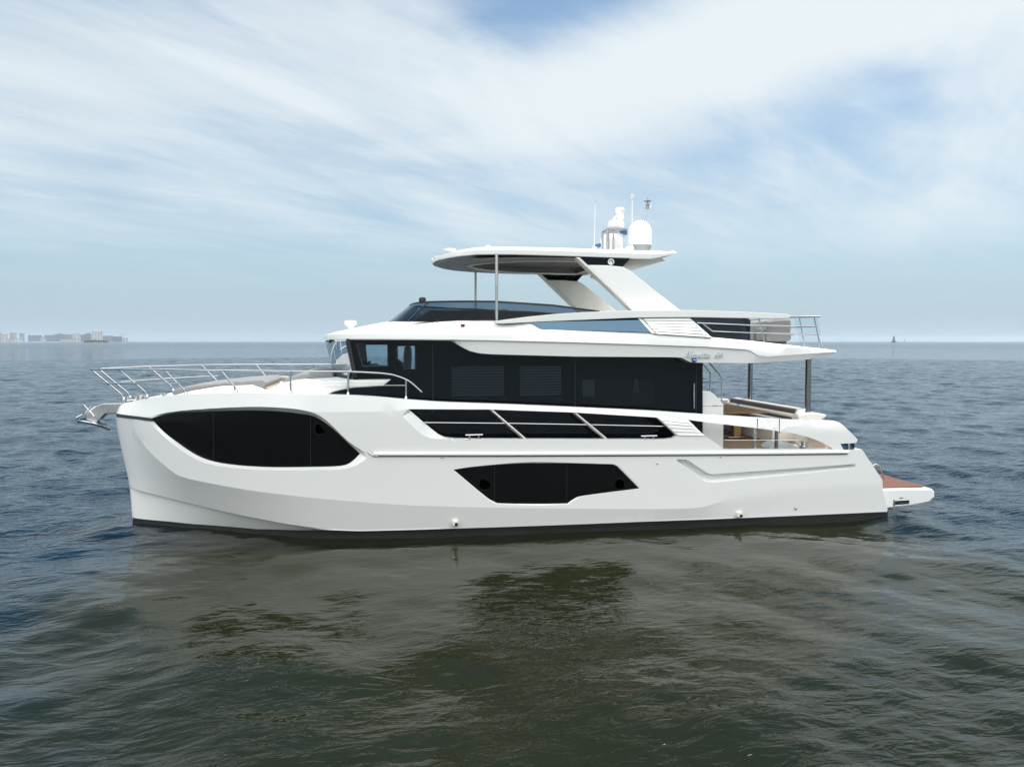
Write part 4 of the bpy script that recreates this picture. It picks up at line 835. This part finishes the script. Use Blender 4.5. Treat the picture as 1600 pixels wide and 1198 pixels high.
# poles and hardtop
HB = 2.08; ZH = at(776, 398, -HB)[2]; XH = at(676.5, 409, -.15)[0]; XHE = at(1059, 394, -HB)[0]
t_h = pchip([0, .03, .1, .25, .5, .9, 1.4, 2.1, 3, 9], [0, .36, .68, 1.02, 1.36, 1.66, 1.88, 2.02, HB, HB])
hb = lambda x, z=0: t_h(max(x-XH, 0))
h_top = lin(line([(676.5, 405), (700, 395), (714, 391), (747, 385.8), (775, 385.6), (937, 389), (1000, 391), (1059, 393.6)], hb))
h_bot = lin(line([(676.5, 411), (690, 405.5), (720, 400.5), (747, 398), (776, 398), (937, 402.5), (1015, 405), (1022, 403.5), (1047, 399.5), (1059, 395.5)], hb))
xs = sorted([XH+d for d in (0, .008, .03, .06, .1, .17, .25, .36, .5, .7, .9, 1.15, 1.4, 1.75, 2.1, 2.6)]+list(np.arange(XH+3.1, XHE, .3))+[XHE])
rows = []
for x in xs:
    b = max(hb(x), .004); zb_2, zt_ = h_bot(x), max(h_top(x), h_bot(x)+.012); k2 = min(b/.3, 1)
    P_ = [(0, zb_2+.135*k2), (b*.55, zb_2+.135*k2), (max(b-.2, b*.6), zb_2+.08*k2), (max(b-.03, b*.8), zb_2), (b, zb_2+.015), (b, zb_2+(zt_-zb_2)*.6), (max(b-.05, b*.8), zt_), (b*.55, zt_+.035), (0, zt_+.045)]
    rows.append([(x, -q, z) for q, z in P_]+[(x, q, z) for q, z in P_[::-1][1:]])
m_ = MB(); m_.grid(rows); n_ = len(rows[0]); m_.f.append(tuple((len(rows)-1)*n_+i for i in range(n_)))
htop = m_.build('hardtop', M['white'], yacht, 30)
def plan(off, xa2, xb2, z, n=26):
    xs2 = [xa2+(xb2-xa2)*(i/n)**1.8 for i in range(n+1)]; h_ = [(x, -max(t_h(max(x-xa2, 0)*1.0)-off, .01)) for x in xs2]
    return h_+[(x, -y) for x, y in h_[::-1]]
zc_ = ZH+.012
def ringmesh(name, outer, inner, z, zdrop, material, parent):
    O, I_ = np.array(outer), np.array(inner); v2, t2 = cdt([O, I_], [], []); c = v2[t2].mean(1); ok = inside(c, O) & ~inside(c, I_)
    m2 = MB(); f = []
    for q in t2[ok]:
        a, b_, c_ = (v2[i] for i in q); f.append(tuple(q) if (b_[0]-a[0])*(c_[1]-a[1])-(b_[1]-a[1])*(c_[0]-a[0]) < 0 else (q[0], q[2], q[1]))
    m2.add([(p[0], p[1], z) for p in v2], f); n = len(I_); m2.add([(p[0], p[1], z) for p in I_]+[(p[0], p[1], z+zdrop) for p in I_], [(i, (i+1) % n, (i+1) % n+n, i+n) for i in range(n)])
    return m2.build(name, material, parent, 30)
xr0, xr1 = at(728, 405, 0)[0], at(925, 420, 0)[0]
outer = plan(.10, XH+.10, xr1+.35, zc_); inner = plan(.55, xr0, xr1, zc_)
ringmesh('ceiling_panel', outer, inner, ZH-.02, .14, M['ceil'], htop)
m_ = MB(); m_.prism_z(plan(.555, xr0+.005, xr1-.005, 0), ZH+.09, ZH+.10); m_.build('ceiling_recess', M['ceil2'], htop, 0)
m_ = MB(); p_ = plan(.55, xr0, xr1, 0); m_.tube([(x, y, ZH-.03) for x, y in p_]+[(p_[0][0], p_[0][1], ZH-.03)], .028, 8); m_.build('ceiling_trim', M['cream'], htop)
m_ = MB(); x5 = at(915, 405, -HB)[0]
# tapering underside at the stern end of the hardtop
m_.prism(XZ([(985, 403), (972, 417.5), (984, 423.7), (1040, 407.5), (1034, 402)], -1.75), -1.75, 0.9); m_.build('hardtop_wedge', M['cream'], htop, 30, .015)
for x, y in [(702, 390.5), (676.5, 406.5), (763, 385.5)]:
    a = at(x, y, -.5 if x > 690 else 0); m_ = MB(); s_2 = .16 if x == 702 else .07; m_.lathe([(s_2*.5, -.06), (s_2, -.01), (s_2, .02), (s_2*.3, .035)], tuple(a), 16); m_.build('antenna_puck', M['plasticw'], htop)
for sg in (1, -1):
    p = at(776, 400, -1.93); q = at(776, 503, -1.93); m_ = MB(); m_.tube([(p[0], sg*-1.93, p[2]+.05), (q[0], sg*-1.93, q[2])], .036, 12); m_.build('hardtop_pole', M['steel'], yacht)
    # arch leg, leaning forward, with the black panel and round emblem at its head
    def ap(x, y, Y=-2.06): return at(x, y, Y)
    poly = [ap(*q) for q in [(917, 413.5), (948, 414), (973, 416.5), (985, 423), (1061, 485.5), (988, 486)]]; tops = [ap(*q) for q in [(902, 401.5), (983.5, 404.5), (972, 417), (917, 414)]]
    def yy(z): return 2.06+.10*max(0, (ZH-z))/1.2
    m_ = MB(); xz = [(p[0], p[2]) for p in poly]; y0 = [-yy(p[2]) for p in poly]; m_.prism(xz, y0, [y+.30 for y in y0])
    if sg < 0: m_.v = [(a, -b, c) for a, b, c in m_.v]; m_.f = [g[::-1] for g in m_.f]
    leg = m_.build('hardtop_arch', M['white'] if sg > 0 else M['cream'], yacht, 35, .03, 3)  # far leg in cream: the shade on its inner face is put into the colour
    m_ = MB(); m_.prism([(p[0], p[2]) for p in tops], [-2.065]*4, [-1.78]*4)
    if sg < 0: m_.v = [(a, -b, c) for a, b, c in m_.v]; m_.f = [g[::-1] for g in m_.f]
    m_.build('arch_panel', M['black'], leg, 0)
    f0, f1 = ap(901.5, 402), ap(988, 485.5); m_ = MB(); m_.prism([(f0[0]-.03, f0[2]), (f0[0]+.06, f0[2]), (f1[0]+.06, f1[2]), (f1[0]-.03, f1[2])], [-2.075, -2.075, -yy(f1[2])-.012, -yy(f1[2])-.012], [-1.80, -1.80, -yy(f1[2])+.27, -yy(f1[2])+.27])
    if sg < 0: m_.v = [(a, -b, c) for a, b, c in m_.v]; m_.f = [g[::-1] for g in m_.f]
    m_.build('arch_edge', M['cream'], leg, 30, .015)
    e = ap(954.5, 409.3); m_ = MB(); m_.lathe([(.002, -.012), (.074, -.012), (.076, .01)], (e[0], -2.068, e[2]), 28, 'y')
    if sg > 0:
        em = m_.build('emblem', M['plasticw'], leg)
        m_ = MB(); m_.tube([(e[0]+.045*math.cos(t), -2.083, e[2]-.01+.05*math.sin(t)) for t in np.linspace(R(170), R(60), 10)]+[(e[0]+.045, -2.083, e[2]-.03)], [.004]+[.009]*9+[.011], 6); m_.build('emblem_mark', M['rubber'], em)
# ================================================================== roof gear
def dome(name, x, y_top, r_px, Y, base_y, band):
    c = at(x, base_y, Y); t_ = at(x, y_top, Y); sx = abs(at(x+r_px, base_y, Y)[0]-c[0]); H = t_[2]-c[2]
    pr = [(sx*.985, .1*H)]+[(sx, .16*H), (sx, .55*H)]+[(sx*math.cos(a), .55*H+.45*H*math.sin(a)) for a in np.linspace(.2, math.pi/2, 9)]
    m_ = MB(); m_.lathe(pr, tuple(c), 40); d_ = m_.build(name, M['plasticw'], yacht, 60)
    m_ = MB(); m_.lathe([(sx*.75, -.12), (sx*.88, 0), (sx*.96, .05*H), (sx*.97, .15*H), (sx*.9, .16*H)], tuple(c), 40); m_.build('dome_base', M['greyband'] if band else M['plasticw'], d_, 40); return d_
dome('satellite_dome', 999.5, 344.5, 17.6, -.55, 388.5, True)
dome('satellite_dome', 955, 365, 17.0, .75, 392, False)
rx = at(962, 350, -.15); m_ = MB()
ps = [at(949, 358.5, -.35), at(949, 392, -.35), at(958.5, 357.5, -.35), at(958.5, 392, -.35)]
ms = empty('radar_mast', (0, 0, 0)); ms.parent = yacht
for i in (0, 2):
    for dy in (0, .4): m_ = MB(); m_.tube([ps[i]+[0, dy, 0], ps[i+1]+[0, dy, 0]], .028, 8); m_.build('mast_post', M['steel'], ms)
a = at(962, 358.5, -.15); m_ = MB(); m_.box(a[0]-.27, a[0]+.22, a[1]-.3, a[1]+.3, a[2]-.05, a[2]); m_.build('mast_plate', M['greyband'], ms, 35, .01)
m_ = MB(); m_.lathe([(.16, 0), (.21, .03), (.215, .13), (.19, .2), (.10, .24), (.02, .25)], (a[0], a[1], a[2]+.0), 28); m_.build('radar_base', M['plasticw'], ms, 40)
b_ = at(966.5, 336, -.15); m_ = MB()
m_.tube([b_+[-.17, -.06, -.19], b_+[-.10, -.03, -.07], b_+[-.02, 0, -.06]], .045, 10); m_.tube([b_+[-.03, 0, -.10], b_+[0, 0, -.02]], .075, 12); m_.build('camera_arm', M['plasticw'], ms, 40)
m_ = MB(); m_.lathe([(.05, -.17), (.10, -.16), (.115, -.08), (.10, 0), (.115, .05), (.125, .12), (.10, .155), (.02, .16)], (b_[0]+.03, b_[1], b_[2]+.02), 22); m_.build('camera_head', M['plasticw'], ms, 40)
for x, y, Y in [(934, 383.5, -.6), (974, 361.5, -.2), (975, 364, -.4)]:
    a = at(x, y, Y); m_ = MB(); m_.lathe([(.02, -.1), (.03, -.04), (.055, .06), (.06, .065)], tuple(a), 14, 'x'); m_.build('horn', M['blue'], yacht)
    m_ = MB(); m_.tube([a, a+[0, 0, -.12]], .012, 6); m_.build('horn_stem', M['steel'], yacht)
for x0, y0, x1, y1, Y, r_, nm in [(930, 314, 928.5, 389, -.9, .008, 'thin_whip'), (988, 308, 987.5, 390, -1.2, .016, 'whip')]:
    a, b_ = at(x0, y0, Y), at(x1, y1, Y); m_ = MB(); m_.tube([a, b_], r_, 8); w_ = m_.build('whip_antenna', M['plasticw'], yacht)
    m_ = MB(); m_.lathe([(r_*1.5, -.04), (r_*2.8, -.02), (r_*2.8, .0), (r_*1.8, .01), (r_*2.6, .03), (r_*2.4, .06), (.004, .065)] if r_ > .01 else [(.012, -.03), (.014, 0), (.002, .01)], tuple(a), 12); m_.build('antenna_tip', M['plasticw'] if r_ > .01 else M['greyband'], w_)
    m_ = MB(); m_.lathe([(.05, -.03), (.05, .03), (r_*1.5, .08)], tuple(b_), 12); m_.build('antenna_foot', M['plasticw'], w_)
a, b_ = at(1004.5, 347, -.1), at(1011.5, 327, -.1); m_ = MB(); m_.tube([a-[.1, 0, .3], a, b_], .022, 8); ml = m_.build('light_mast', M['steel'], yacht)
c = at(1011.8, 321, -.1); m_ = MB(); m_.lathe([(.03, -.09), (.055, -.08), (.05, -.03), (.03, -.02), (.055, .01), (.05, .05), (.015, .06), (.015, .1), (.10, .105), (.10, .115), (.012, .12), (.008, .2)], tuple(c), 14); m_.build('anchor_light', M['greyband'], ml, 30)
m_ = MB(); m_.box(c[0]+.03, c[0]+.09, c[1]-.03, c[1]+.03, c[2]-.08, c[2]+.04); m_.build('anchor_light_bracket', M['plasticw'], ml, 35, .01)
a = at(970.5, 391, -.9); m_ = MB(); m_.lathe([(.09, 0), (.10, .03), (.09, .06), (.02, .08)], tuple(a-[0, 0, .03]), 18); m_.build('roof_vent', M['plasticw'], yacht)
a = at(983, 387.5, -1.0); m_ = MB(); m_.lathe([(.09, -.05), (.09, .03), (.05, .06), (.01, .07)], tuple(a-[0, 0, .02]), 18); m_.build('roof_vent', M['plasticw'], yacht)
# ================================================================== cockpit
m_ = MB(); m_.prism(XZ([(1093, 611), (1109, 611), (1114, 613.5), (1131, 631), (1131, 707), (1093, 707)], -2.0), -2.0, -1.05); stb = m_.build('stair_housing', M['white'], yacht, 35, .03, 3)
p, q = at(1096, 634.5, -2.0), at(1131, 634.5, -2.0)
m_ = MB(); m_.box(p[0], q[0]-.03, -2.004, -1.99, p[2]-.006, p[2]+.006); m_.build('panel_seam', M['greyband'], stb, 0)
p = at(1117, 633.5, -2.0); m_ = MB(); m_.box(p[0]-.06, p[0]+.06, -2.012, -1.99, p[2]-.01, p[2]+.012); m_.build('latch', M['steel'], stb, 35, .003)
for pts, Y in [([(1090, 562), (1097, 567.5), (1108.5, 581), (1110, 585), (1109.5, 612)], -1.1), ([(1104, 562), (1109, 567.5), (1126, 588), (1127.5, 592), (1127.5, 632)], -1.95)]:
    m_ = MB(); m_.tube([at(x, y, Y) for x, y in smooth_line(pts, 3)], .019, 8); m_.build('stair_handrail', M['steel'], stb)
for x, Y, yt_, yb_ in [(1262.5, -1.45, 560, 650), (1172, 1.45, 563, 634)]:
    a, b_ = at(x+.6, yt_, Y), at(x-.6, yb_, Y); m_ = MB(); m_.tube([(a[0], Y, a[2]+.06), (b_[0], Y, b_[2]-.08)], .072, 20); m_.build('cockpit_pillar', M['darkpost'], yacht, 60)
# stern coaming behind the sofa
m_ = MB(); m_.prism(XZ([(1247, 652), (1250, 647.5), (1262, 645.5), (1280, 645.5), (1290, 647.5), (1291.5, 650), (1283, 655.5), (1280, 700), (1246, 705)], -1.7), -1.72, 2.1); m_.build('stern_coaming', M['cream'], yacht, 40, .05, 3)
# side deck mouldings, capstan, gate of the cockpit
m_ = MB(); m_.prism(XZ([(1203, 701), (1206, 695), (1215, 692), (1240, 693), (1249, 697), (1250, 703), (1203, 704)], -2.25), -2.25, -1.8); m_.build('deck_locker', M['white'], yacht, 40, .05, 3)
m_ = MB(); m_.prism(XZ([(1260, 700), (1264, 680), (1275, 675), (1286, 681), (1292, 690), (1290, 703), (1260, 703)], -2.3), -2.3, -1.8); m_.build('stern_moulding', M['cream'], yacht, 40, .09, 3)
a = at(1255, 702.5, -2.38); m_ = MB(); m_.lathe([(.13, -.02), (.13, .03), (.10, .05), (.065, .09), (.06, .13), (.085, .17), (.09, .195), (.05, .21), (.01, .215)], tuple(a), 24); m_.build('mooring_capstan', M['chrome'], yacht, 40)
for x, mt in [(1183.5, 'steel'), (1217.5, 'darkpost')]:
    a, b_ = hull_pt(x, 672, -.08), hull_pt(x, 701, -.08); m_ = MB(); m_.box(a[0]-.035, a[0]+.035, a[1]-.0, a[1]+.06, b_[2]-.05, a[2]+.1); gp_ = m_.build('gate_post', M[mt], yacht, 35, .01)
    a, b_ = hull_pt(x, 654, 0), hull_pt(x, 673+(x-1183)*.11, 0); m_ = MB(); m_.tube([(a[0], hull_pt(x, 655, .004)[1]-.0, a[2]), (b_[0], hull_pt(x, 672, .004)[1], b_[2])], .008, 6); m_.build('gate_seam', M['rubber'], yacht)
q = [hull_pt(x, y, -.07) for x, y in [(1134, 689), (1253, 689), (1262, 701), (1134, 701)]]
m_ = MB(); m_.prism([(p[0], p[2]) for p in q], [p[1] for p in q], [p[1]+.012 for p in q]); gg = m_.build('gate_glass', M['clear'], yacht, 0)
m_ = MB(); m_.tube([hull_pt(1134, 688.3, -.07), hull_pt(1253, 688.3, -.07)], .008, 6); m_.build('gate_glass_edge', M['steel'], gg)
m_ = MB(); p0_, p1_ = at(1064, 716, -2.65), at(1332, 716, -2.65)
# sofa across the stern
sx = at(1250, 655, -1.5)[0]; sb = empty('stern_sofa', (sx-.3, 0.2, Z_CK+.02)); tag(sb, 'wide aft sofa with dark brown backrest facing the teak table', 'sofa')
zt_ = at(1250, 639.5, -1.5)[2]-Z_CK-.02; y0, y1 = -1.5-.2, 1.75
m_ = MB(); m_.box(-.45, .25, y0, y1, 0, .40); m_.build('base', M['cream'], sb, 35, .03)
m_ = MB(); m_.box(-.47, .12, y0+.02, y1, .40, .56); m_.build('seat_cushion', M['grey'], sb, 35, .05, 3)
m_ = MB(); m_.prism([(.05, .5), (.16, .5), (.30, zt_), (.22, zt_)], y0+.06, y1); m_.build('backrest', M['brown'], sb, 35, .025)
m_ = MB(); m_.prism([(.18, .4), (.30, .4), (.44, zt_+.02), (.31, zt_+.02)], y0, y1); m_.build('back_shell', M['cream'], sb, 35, .02)
m_ = MB(); m_.prism([(.03, .45), (.35, .45), (.44, zt_+.02), (.21, zt_-.0)], y0-.03, y0+.05); m_.build('end_panel', M['white'], sb, 35, .015)
# teak table
tp_ = at(1199, 642.5, -.85); tx0 = at(1128, 640, -.85)[0]; tb = empty('dining_table', ((tx0+tp_[0])/2, 0.1, Z_CK+.02)); tag(tb, 'varnished teak dining table in front of the aft sofa', 'table')
hx = (tp_[0]-tx0)/2; hz_ = tp_[2]-Z_CK-.02
m_ = MB(); m_.box(-hx, hx, -.95, .95, hz_-.055, hz_); m_.build('tabletop', M['teak_fur'], tb, 35, .015)
for yy in (-.5, .5):
    m_ = MB(); m_.box(-.10, .10, yy-.10, yy+.10, .03, hz_-.05); m_.build('pedestal', M['teak_fur'], tb, 35, .012)
    m_ = MB(); m_.box(-.28, .28, yy-.14, yy+.14, 0, .035); m_.build('foot', M['steel'], tb, 35, .01)
m_ = MB(); m_.lathe([(.012, -.02), (.03, 0), (.02, .012)], (hx-.06, -.955, hz_-.03), 10, 'y'); m_.build('table_latch', M['chrome'], tb)
def stool(loc_, label):
    r_ = empty('stool', loc_); tag(r_, label, 'stool', 'teak stools under the table')
    m_ = MB(); m_.box(-.20, .20, -.19, .19, .41, .45); m_.build('seat', M['teak_fur'], r_, 35, .012)
    m_ = MB(); m_.box(-.17, .17, -.16, .16, .16, .20); m_.build('lower_shelf', M['teak_fur'], r_, 35, .01)
    for sx_ in (-1, 1):
        for sy_ in (-1, 1): m_ = MB(); m_.box(sx_*.17-.02, sx_*.17+.02, sy_*.16-.02, sy_*.16+.02, 0, .41); m_.build('leg', M['teak_fur'], r_, 35, .005)
    return r_
p = atz(1146, 688, Z_CK+.25); stool((p[0], -.95, Z_CK+.02), 'small teak stool at the near side of the table by the white stair block')
stool((p[0]+.15, .15, Z_CK+.02), 'small teak stool tucked under the middle of the table')
m_ = MB(); a = at(1150, 672, 1.9); m_.box(XC0+.1, XC1-.9, 2.05, 2.45, Z_CK, Z_CK+.82); m_.build('cockpit_lining', M['cream'], yacht, 35, .03)
# ================================================================== flybridge armchairs
def armchair(x0_, x1_, yt_, yb_, Y, label):
    a, b_ = at(x0_, yb_, Y), at(x1_, yt_, Y); w = b_[0]-a[0]; h = b_[2]-a[2]; zf = it((a[0]+b_[0])/2)+.012
    h = b_[2]-zf; r_ = empty('armchair', ((a[0]+b_[0])/2, Y+.3, zf)); tag(r_, label, 'armchair', 'grey armchairs on the upper aft deck'); hw_ = w/2
    m_ = MB(); m_.box(-hw_+.04, hw_-.04, -.27, .27, .02, .10); m_.build('plinth', M['brown'], r_, 35, .015)
    m_ = MB(); m_.box(-hw_+.02, hw_-.12, -.22, .22, .10, .42); m_.build('seat', M['grey'], r_, 35, .05, 3)
    for sy_ in (-1, 1): m_ = MB(); m_.prism(smooth_line([(-hw_, .09), (hw_-.02, .09), (hw_, .3), (hw_, h-.05), (hw_-.08, h), (-hw_+.12, h-.03), (-hw_+.02, h-.10), (-hw_, h*.6)], 2), sy_*.33-.05, sy_*.33+.05); m_.build('side_panel', M['grey'], r_, 40, .035, 3)
    m_ = MB(); m_.box(hw_-.16, hw_-.01, -.30, .30, .10, h-.02); m_.build('backrest', M['grey'], r_, 35, .05, 3)
    return r_
armchair(1196, 1233.5, 499, 534, -1.75, 'rounded grey armchair nearest the aft rail on the upper deck')
armchair(1170, 1203, 501, 532, -.55, 'rounded grey armchair half hidden between the dark windbreak and another armchair')
# ================================================================== far shore
def faraway(x, D):
    d = ray(x, 533); d = np.array([d[0], d[1], 0]); d /= np.linalg.norm(d); c = (x-800)/F_PX; depth = D; return CAM*[1, 1, 0]+d*D*math.sqrt(1+c*c)
def fmat(n_, c): return mat(n_, c, 0.8, var=.06, vscale=.05)
FB = {'pale': fmat('pale_render', (.66, .63, .60)), 'beige': fmat('beige_render', (.52, .42, .36)), 'blue': fmat('blue_grey_cladding', (.18, .22, .28)), 'green': fmat('green_grey_cladding', (.36, .48, .47)),
      'grey': fmat('grey_concrete', (.26, .27, .31)), 'brownish': fmat('brown_grey_concrete', (.29, .25, .26)), 'win': fmat('far_window_band', (.10, .12, .15)), 'rock': fmat('dark_shore', (.05, .055, .05)), 'leaf': fmat('far_foliage', (.035, .055, .03))}
def building(x0_, x1_, yt_, mt, D, label, floors=6, top=None, split=None):
    c = faraway((x0_+x1_)/2, D); s_ = D/F_PX; w = (x1_-x0_)*s_; h = (533-yt_)*s_+4.4; d_ = max(w*.5, 22)
    r_ = empty('far_building', (c[0], c[1], 0), -math.atan2(c[0]-CAM[0], c[1]-CAM[1])); tag(r_, label, 'building', 'hazy waterfront buildings on the far shore')
    m_ = MB(); m_.box(-w/2, w/2, -d_/2, d_/2, -.5, h); m_.build('wall', FB[mt], r_, 0)
    for i in range(floors):
        z = h*(i+.35)/floors; m_ = MB(); n_ = max(2, int(w/9))
        for j in range(n_): x = -w/2+w*(j+.15)/n_; m_.box(x, x+w/n_*.7, -d_/2-.15, -d_/2+.1, z, z+h/floors*.42)
        m_.build('window_row', FB['win'], r_, 0)
    m_ = MB(); m_.box(-w/2-.6, w/2+.6, -d_/2-.6, d_/2+.6, h, h+1.2); m_.build('roof', FB['grey'], r_, 0)
    if top: m_ = MB(); m_.box(-w*top[0]/2, w*top[0]/2, -d_*.3, d_*.3, h+1.2, h+1.2+top[1]*s_); m_.build('roof_house', FB[mt], r_, 0)
    return r_
for i, a_ in enumerate([(-4, 2.5, 520.5, 'beige', 3100, 'pinkish slab block cut by the left edge of the photo'), (3.5, 12, 523, 'pale', 3000, 'low pale beige block beside the leftmost slab block'),
        (16, 20, 520.3, 'beige', 3050, 'slim beige tower, left one of a close pair of towers'), (21, 26, 520.3, 'pale', 3080, 'slim pale tower, right one of a close pair of towers'), (31, 38, 521.5, 'green', 3000, 'pale green glazed block standing alone left of the long terrace'),
        (46, 64, 524.3, 'blue', 2900, 'long low blue-grey block at the left end of the terrace'), (64, 71, 527.5, 'pale', 2700, 'small white building in front of the long blue-grey terrace'), (71, 86, 524, 'blue', 2920, 'long blue-grey block right of the small white building'),
        (86, 102, 522.6, 'blue', 2950, 'taller blue-grey block with a raised roof house at mid terrace', 7, (.4, 1.3)), (103, 113.5, 523, 'brownish', 2900, 'square brownish grey block beside a white tower'), (115, 125, 521.6, 'pale', 2800, 'narrow white tower between brown and blue blocks'),
        (126, 134, 523.3, 'blue', 2950, 'blue-grey block just left of the one with a roof house'), (133.5, 143.5, 521.5, 'blue', 3000, 'blue-grey block with a small roof house beside the big white building', 7, (.4, 1.2)), (144.5, 159.5, 518.5, 'pale', 2850, 'tallest white building with a stepped crown above the wooded islet', 8, (.6, 1.6)),
        (161, 176, 525, 'grey', 2950, 'low grey block right of the tallest white building'), (176, 190, 526, 'blue', 2980, 'lowest blue-grey block at the right end of the shore'), (192, 200, 528.5, 'pale', 2800, 'small white shed at the right tip of the shore'), (12, 31, 529.5, 'pale', 2850, 'long low white quay building below the tower pair'), (96, 118, 530, 'pale', 2750, 'long low white shed on the quay left of the wooded islet')]):
    building(*a_)
c = faraway(190.5, 2900); t_ = empty('port_crane', (c[0], c[1], 0)); tag(t_, 'thin harbour crane mast at the right end of the far shore', 'crane')
m_ = MB(); m_.tube([(0, 0, -1), (0, 0, 36)], .9, 8); m_.build('mast', FB['grey'], t_); m_ = MB(); m_.tube([(-7, -2, 35), (7, 2, 35)], .8, 6); m_.build('jib', FB['grey'], t_)
def mound(name, x0_, x1_, D, h, dep, material):
    a, b_ = faraway(x0_, D), faraway(x1_, D); u = (b_-a); L = np.linalg.norm(u); u /= L; v = np.array([-u[1], u[0], 0]); rows = []
    for i in range(41):
        t = i/40; e = math.sin(math.pi*t)**.35 if 0 < t < 1 else 0; hh = h*e*(.7+.3*math.sin(i*1.7)*math.sin(i*.61)); p = a+u*L*t
        rows.append([p-v*dep*e+[0, 0, -1.2], p-v*dep*.5*e+[0, 0, hh*.6-.6*(1-e)], p+[0, 0, hh-.6*(1-e)], p+v*dep*.5*e+[0, 0, hh*.6-.6*(1-e)], p+v*dep*e+[0, 0, -1.2]])
    m_ = MB(); m_.grid(rows); return m_.build(name, material, None, 60)
tag(mound('far_shore', -60, 205, 2880, 3.0, 60, FB['grey']), 'low grey quay under the far buildings', 'shore', kind='structure')
tag(mound('islet', 92, 222, 1900, 1.6, 14, FB['rock']), 'low dark rocky islet in front of the far shore', 'islet', kind='structure')
def tree(x, D, h, w, label):
    c = faraway(x, D); r_ = empty('far_tree', (c[0], c[1], .6)); tag(r_, label, 'tree', 'trees on the far islet')
    m_ = MB(); m_.tube([(0, 0, -1), (.1, 0, h*.4), (.2, .1, h*.7)], [.35, .25, .12], 6); m_.build('trunk', FB['rock'], r_)
    m_ = MB()
    for i in range(150):
        g = rng.normal(size=3); g /= np.linalg.norm(g); rr = rng.random()**.4; p = np.array([g[0]*w/2*rr, g[1]*w/2*rr, h*.55+g[2]*h*.42*rr]); s_ = .5+.5*rng.random(); d1 = rng.normal(size=3); d1 *= s_/np.linalg.norm(d1); d2 = rng.normal(size=3); d2 *= s_/np.linalg.norm(d2)
        m_.add([p-d1-d2, p+d1-d2, p+d1+d2, p-d1+d2], [(0, 1, 2, 3)])
    m_.build('crown', FB['leaf'], r_, 0)
for i, (x, h, w, lb) in enumerate([(133, 4.5, 7, 'low bushy tree at the left end of the islet trees'), (137.5, 5.5, 8, 'second tree from the left on the islet'), (143, 6.5, 10, 'round tree left of the white building foot on the islet'), (148, 7.5, 10, 'tallest tree under the left half of the big white building'), (153, 7, 11, 'broad tree under the right half of the big white building'), (158, 7, 9, 'tree at the right foot of the big white building'), (162.5, 6, 9, 'second tree from the right on the islet'), (167, 4, 7, 'lowest tree at the right end of the islet trees')]): tree(x, 1900, h, w, lb)
c = faraway(1396.5, 2300); lh = empty('lighthouse', (c[0], c[1], 0)); tag(lh, 'small dark lighthouse on a breakwater at the right horizon', 'lighthouse'); dk = fmat('dark_stone', (.06, .07, .085))
m_ = MB(); m_.lathe([(7.5, -1), (7.5, 4.5), (5.5, 5)], (0, 0, 0), 16); m_.build('base', dk, lh)
m_ = MB(); m_.lathe([(4.0, 5), (2.6, 17), (3.2, 17.3), (3.2, 18)], (0, 0, 0), 16); m_.build('tower', dk, lh)
m_ = MB(); m_.lathe([(1.8, 18), (1.8, 20.5), (2.1, 20.6), (.2, 22.5)], (0, 0, 0), 14); m_.build('lantern', dk, lh)
tag(mound('breakwater', 1390, 1409, 2300, 2.6, 8, dk), 'short dark breakwater at the foot of the lighthouse', 'breakwater')
c = faraway(1413.5, 2300); bm = empty('channel_beacon', (c[0], c[1], 0)); tag(bm, 'thin channel beacon post right of the lighthouse', 'beacon')
m_ = MB(); m_.tube([(0, 0, -1), (0, 0, 9)], .5, 8); m_.build('post', dk, bm); m_ = MB(); m_.lathe([(1.2, 8), (1.2, 10), (.1, 11)], (0, 0, 0), 10); m_.build('topmark', dk, bm)
# ================================================================== haze
m_ = MB(); m_.box(-8100, 8100, -8120, 8090, -1.6, 58); hzm = bpy.data.materials.new('haze'); hzm.use_nodes = True; n = NT(hzm.node_tree); n.n.remove(n.n['Principled BSDF'])
pv = n.node('ShaderNodeVolumePrincipled'); pv.inputs['Color'].default_value = (0.80, 0.90, 1.0, 1); pv.inputs['Density'].default_value = 0.00010; pv.inputs['Anisotropy'].default_value = 0.2
n.l.new(pv.outputs[0], n.n['Material Output'].inputs['Volume'])
tag(m_.build('haze', hzm, None, 0), 'thin pale sea haze over the water', 'haze', kind='stuff')
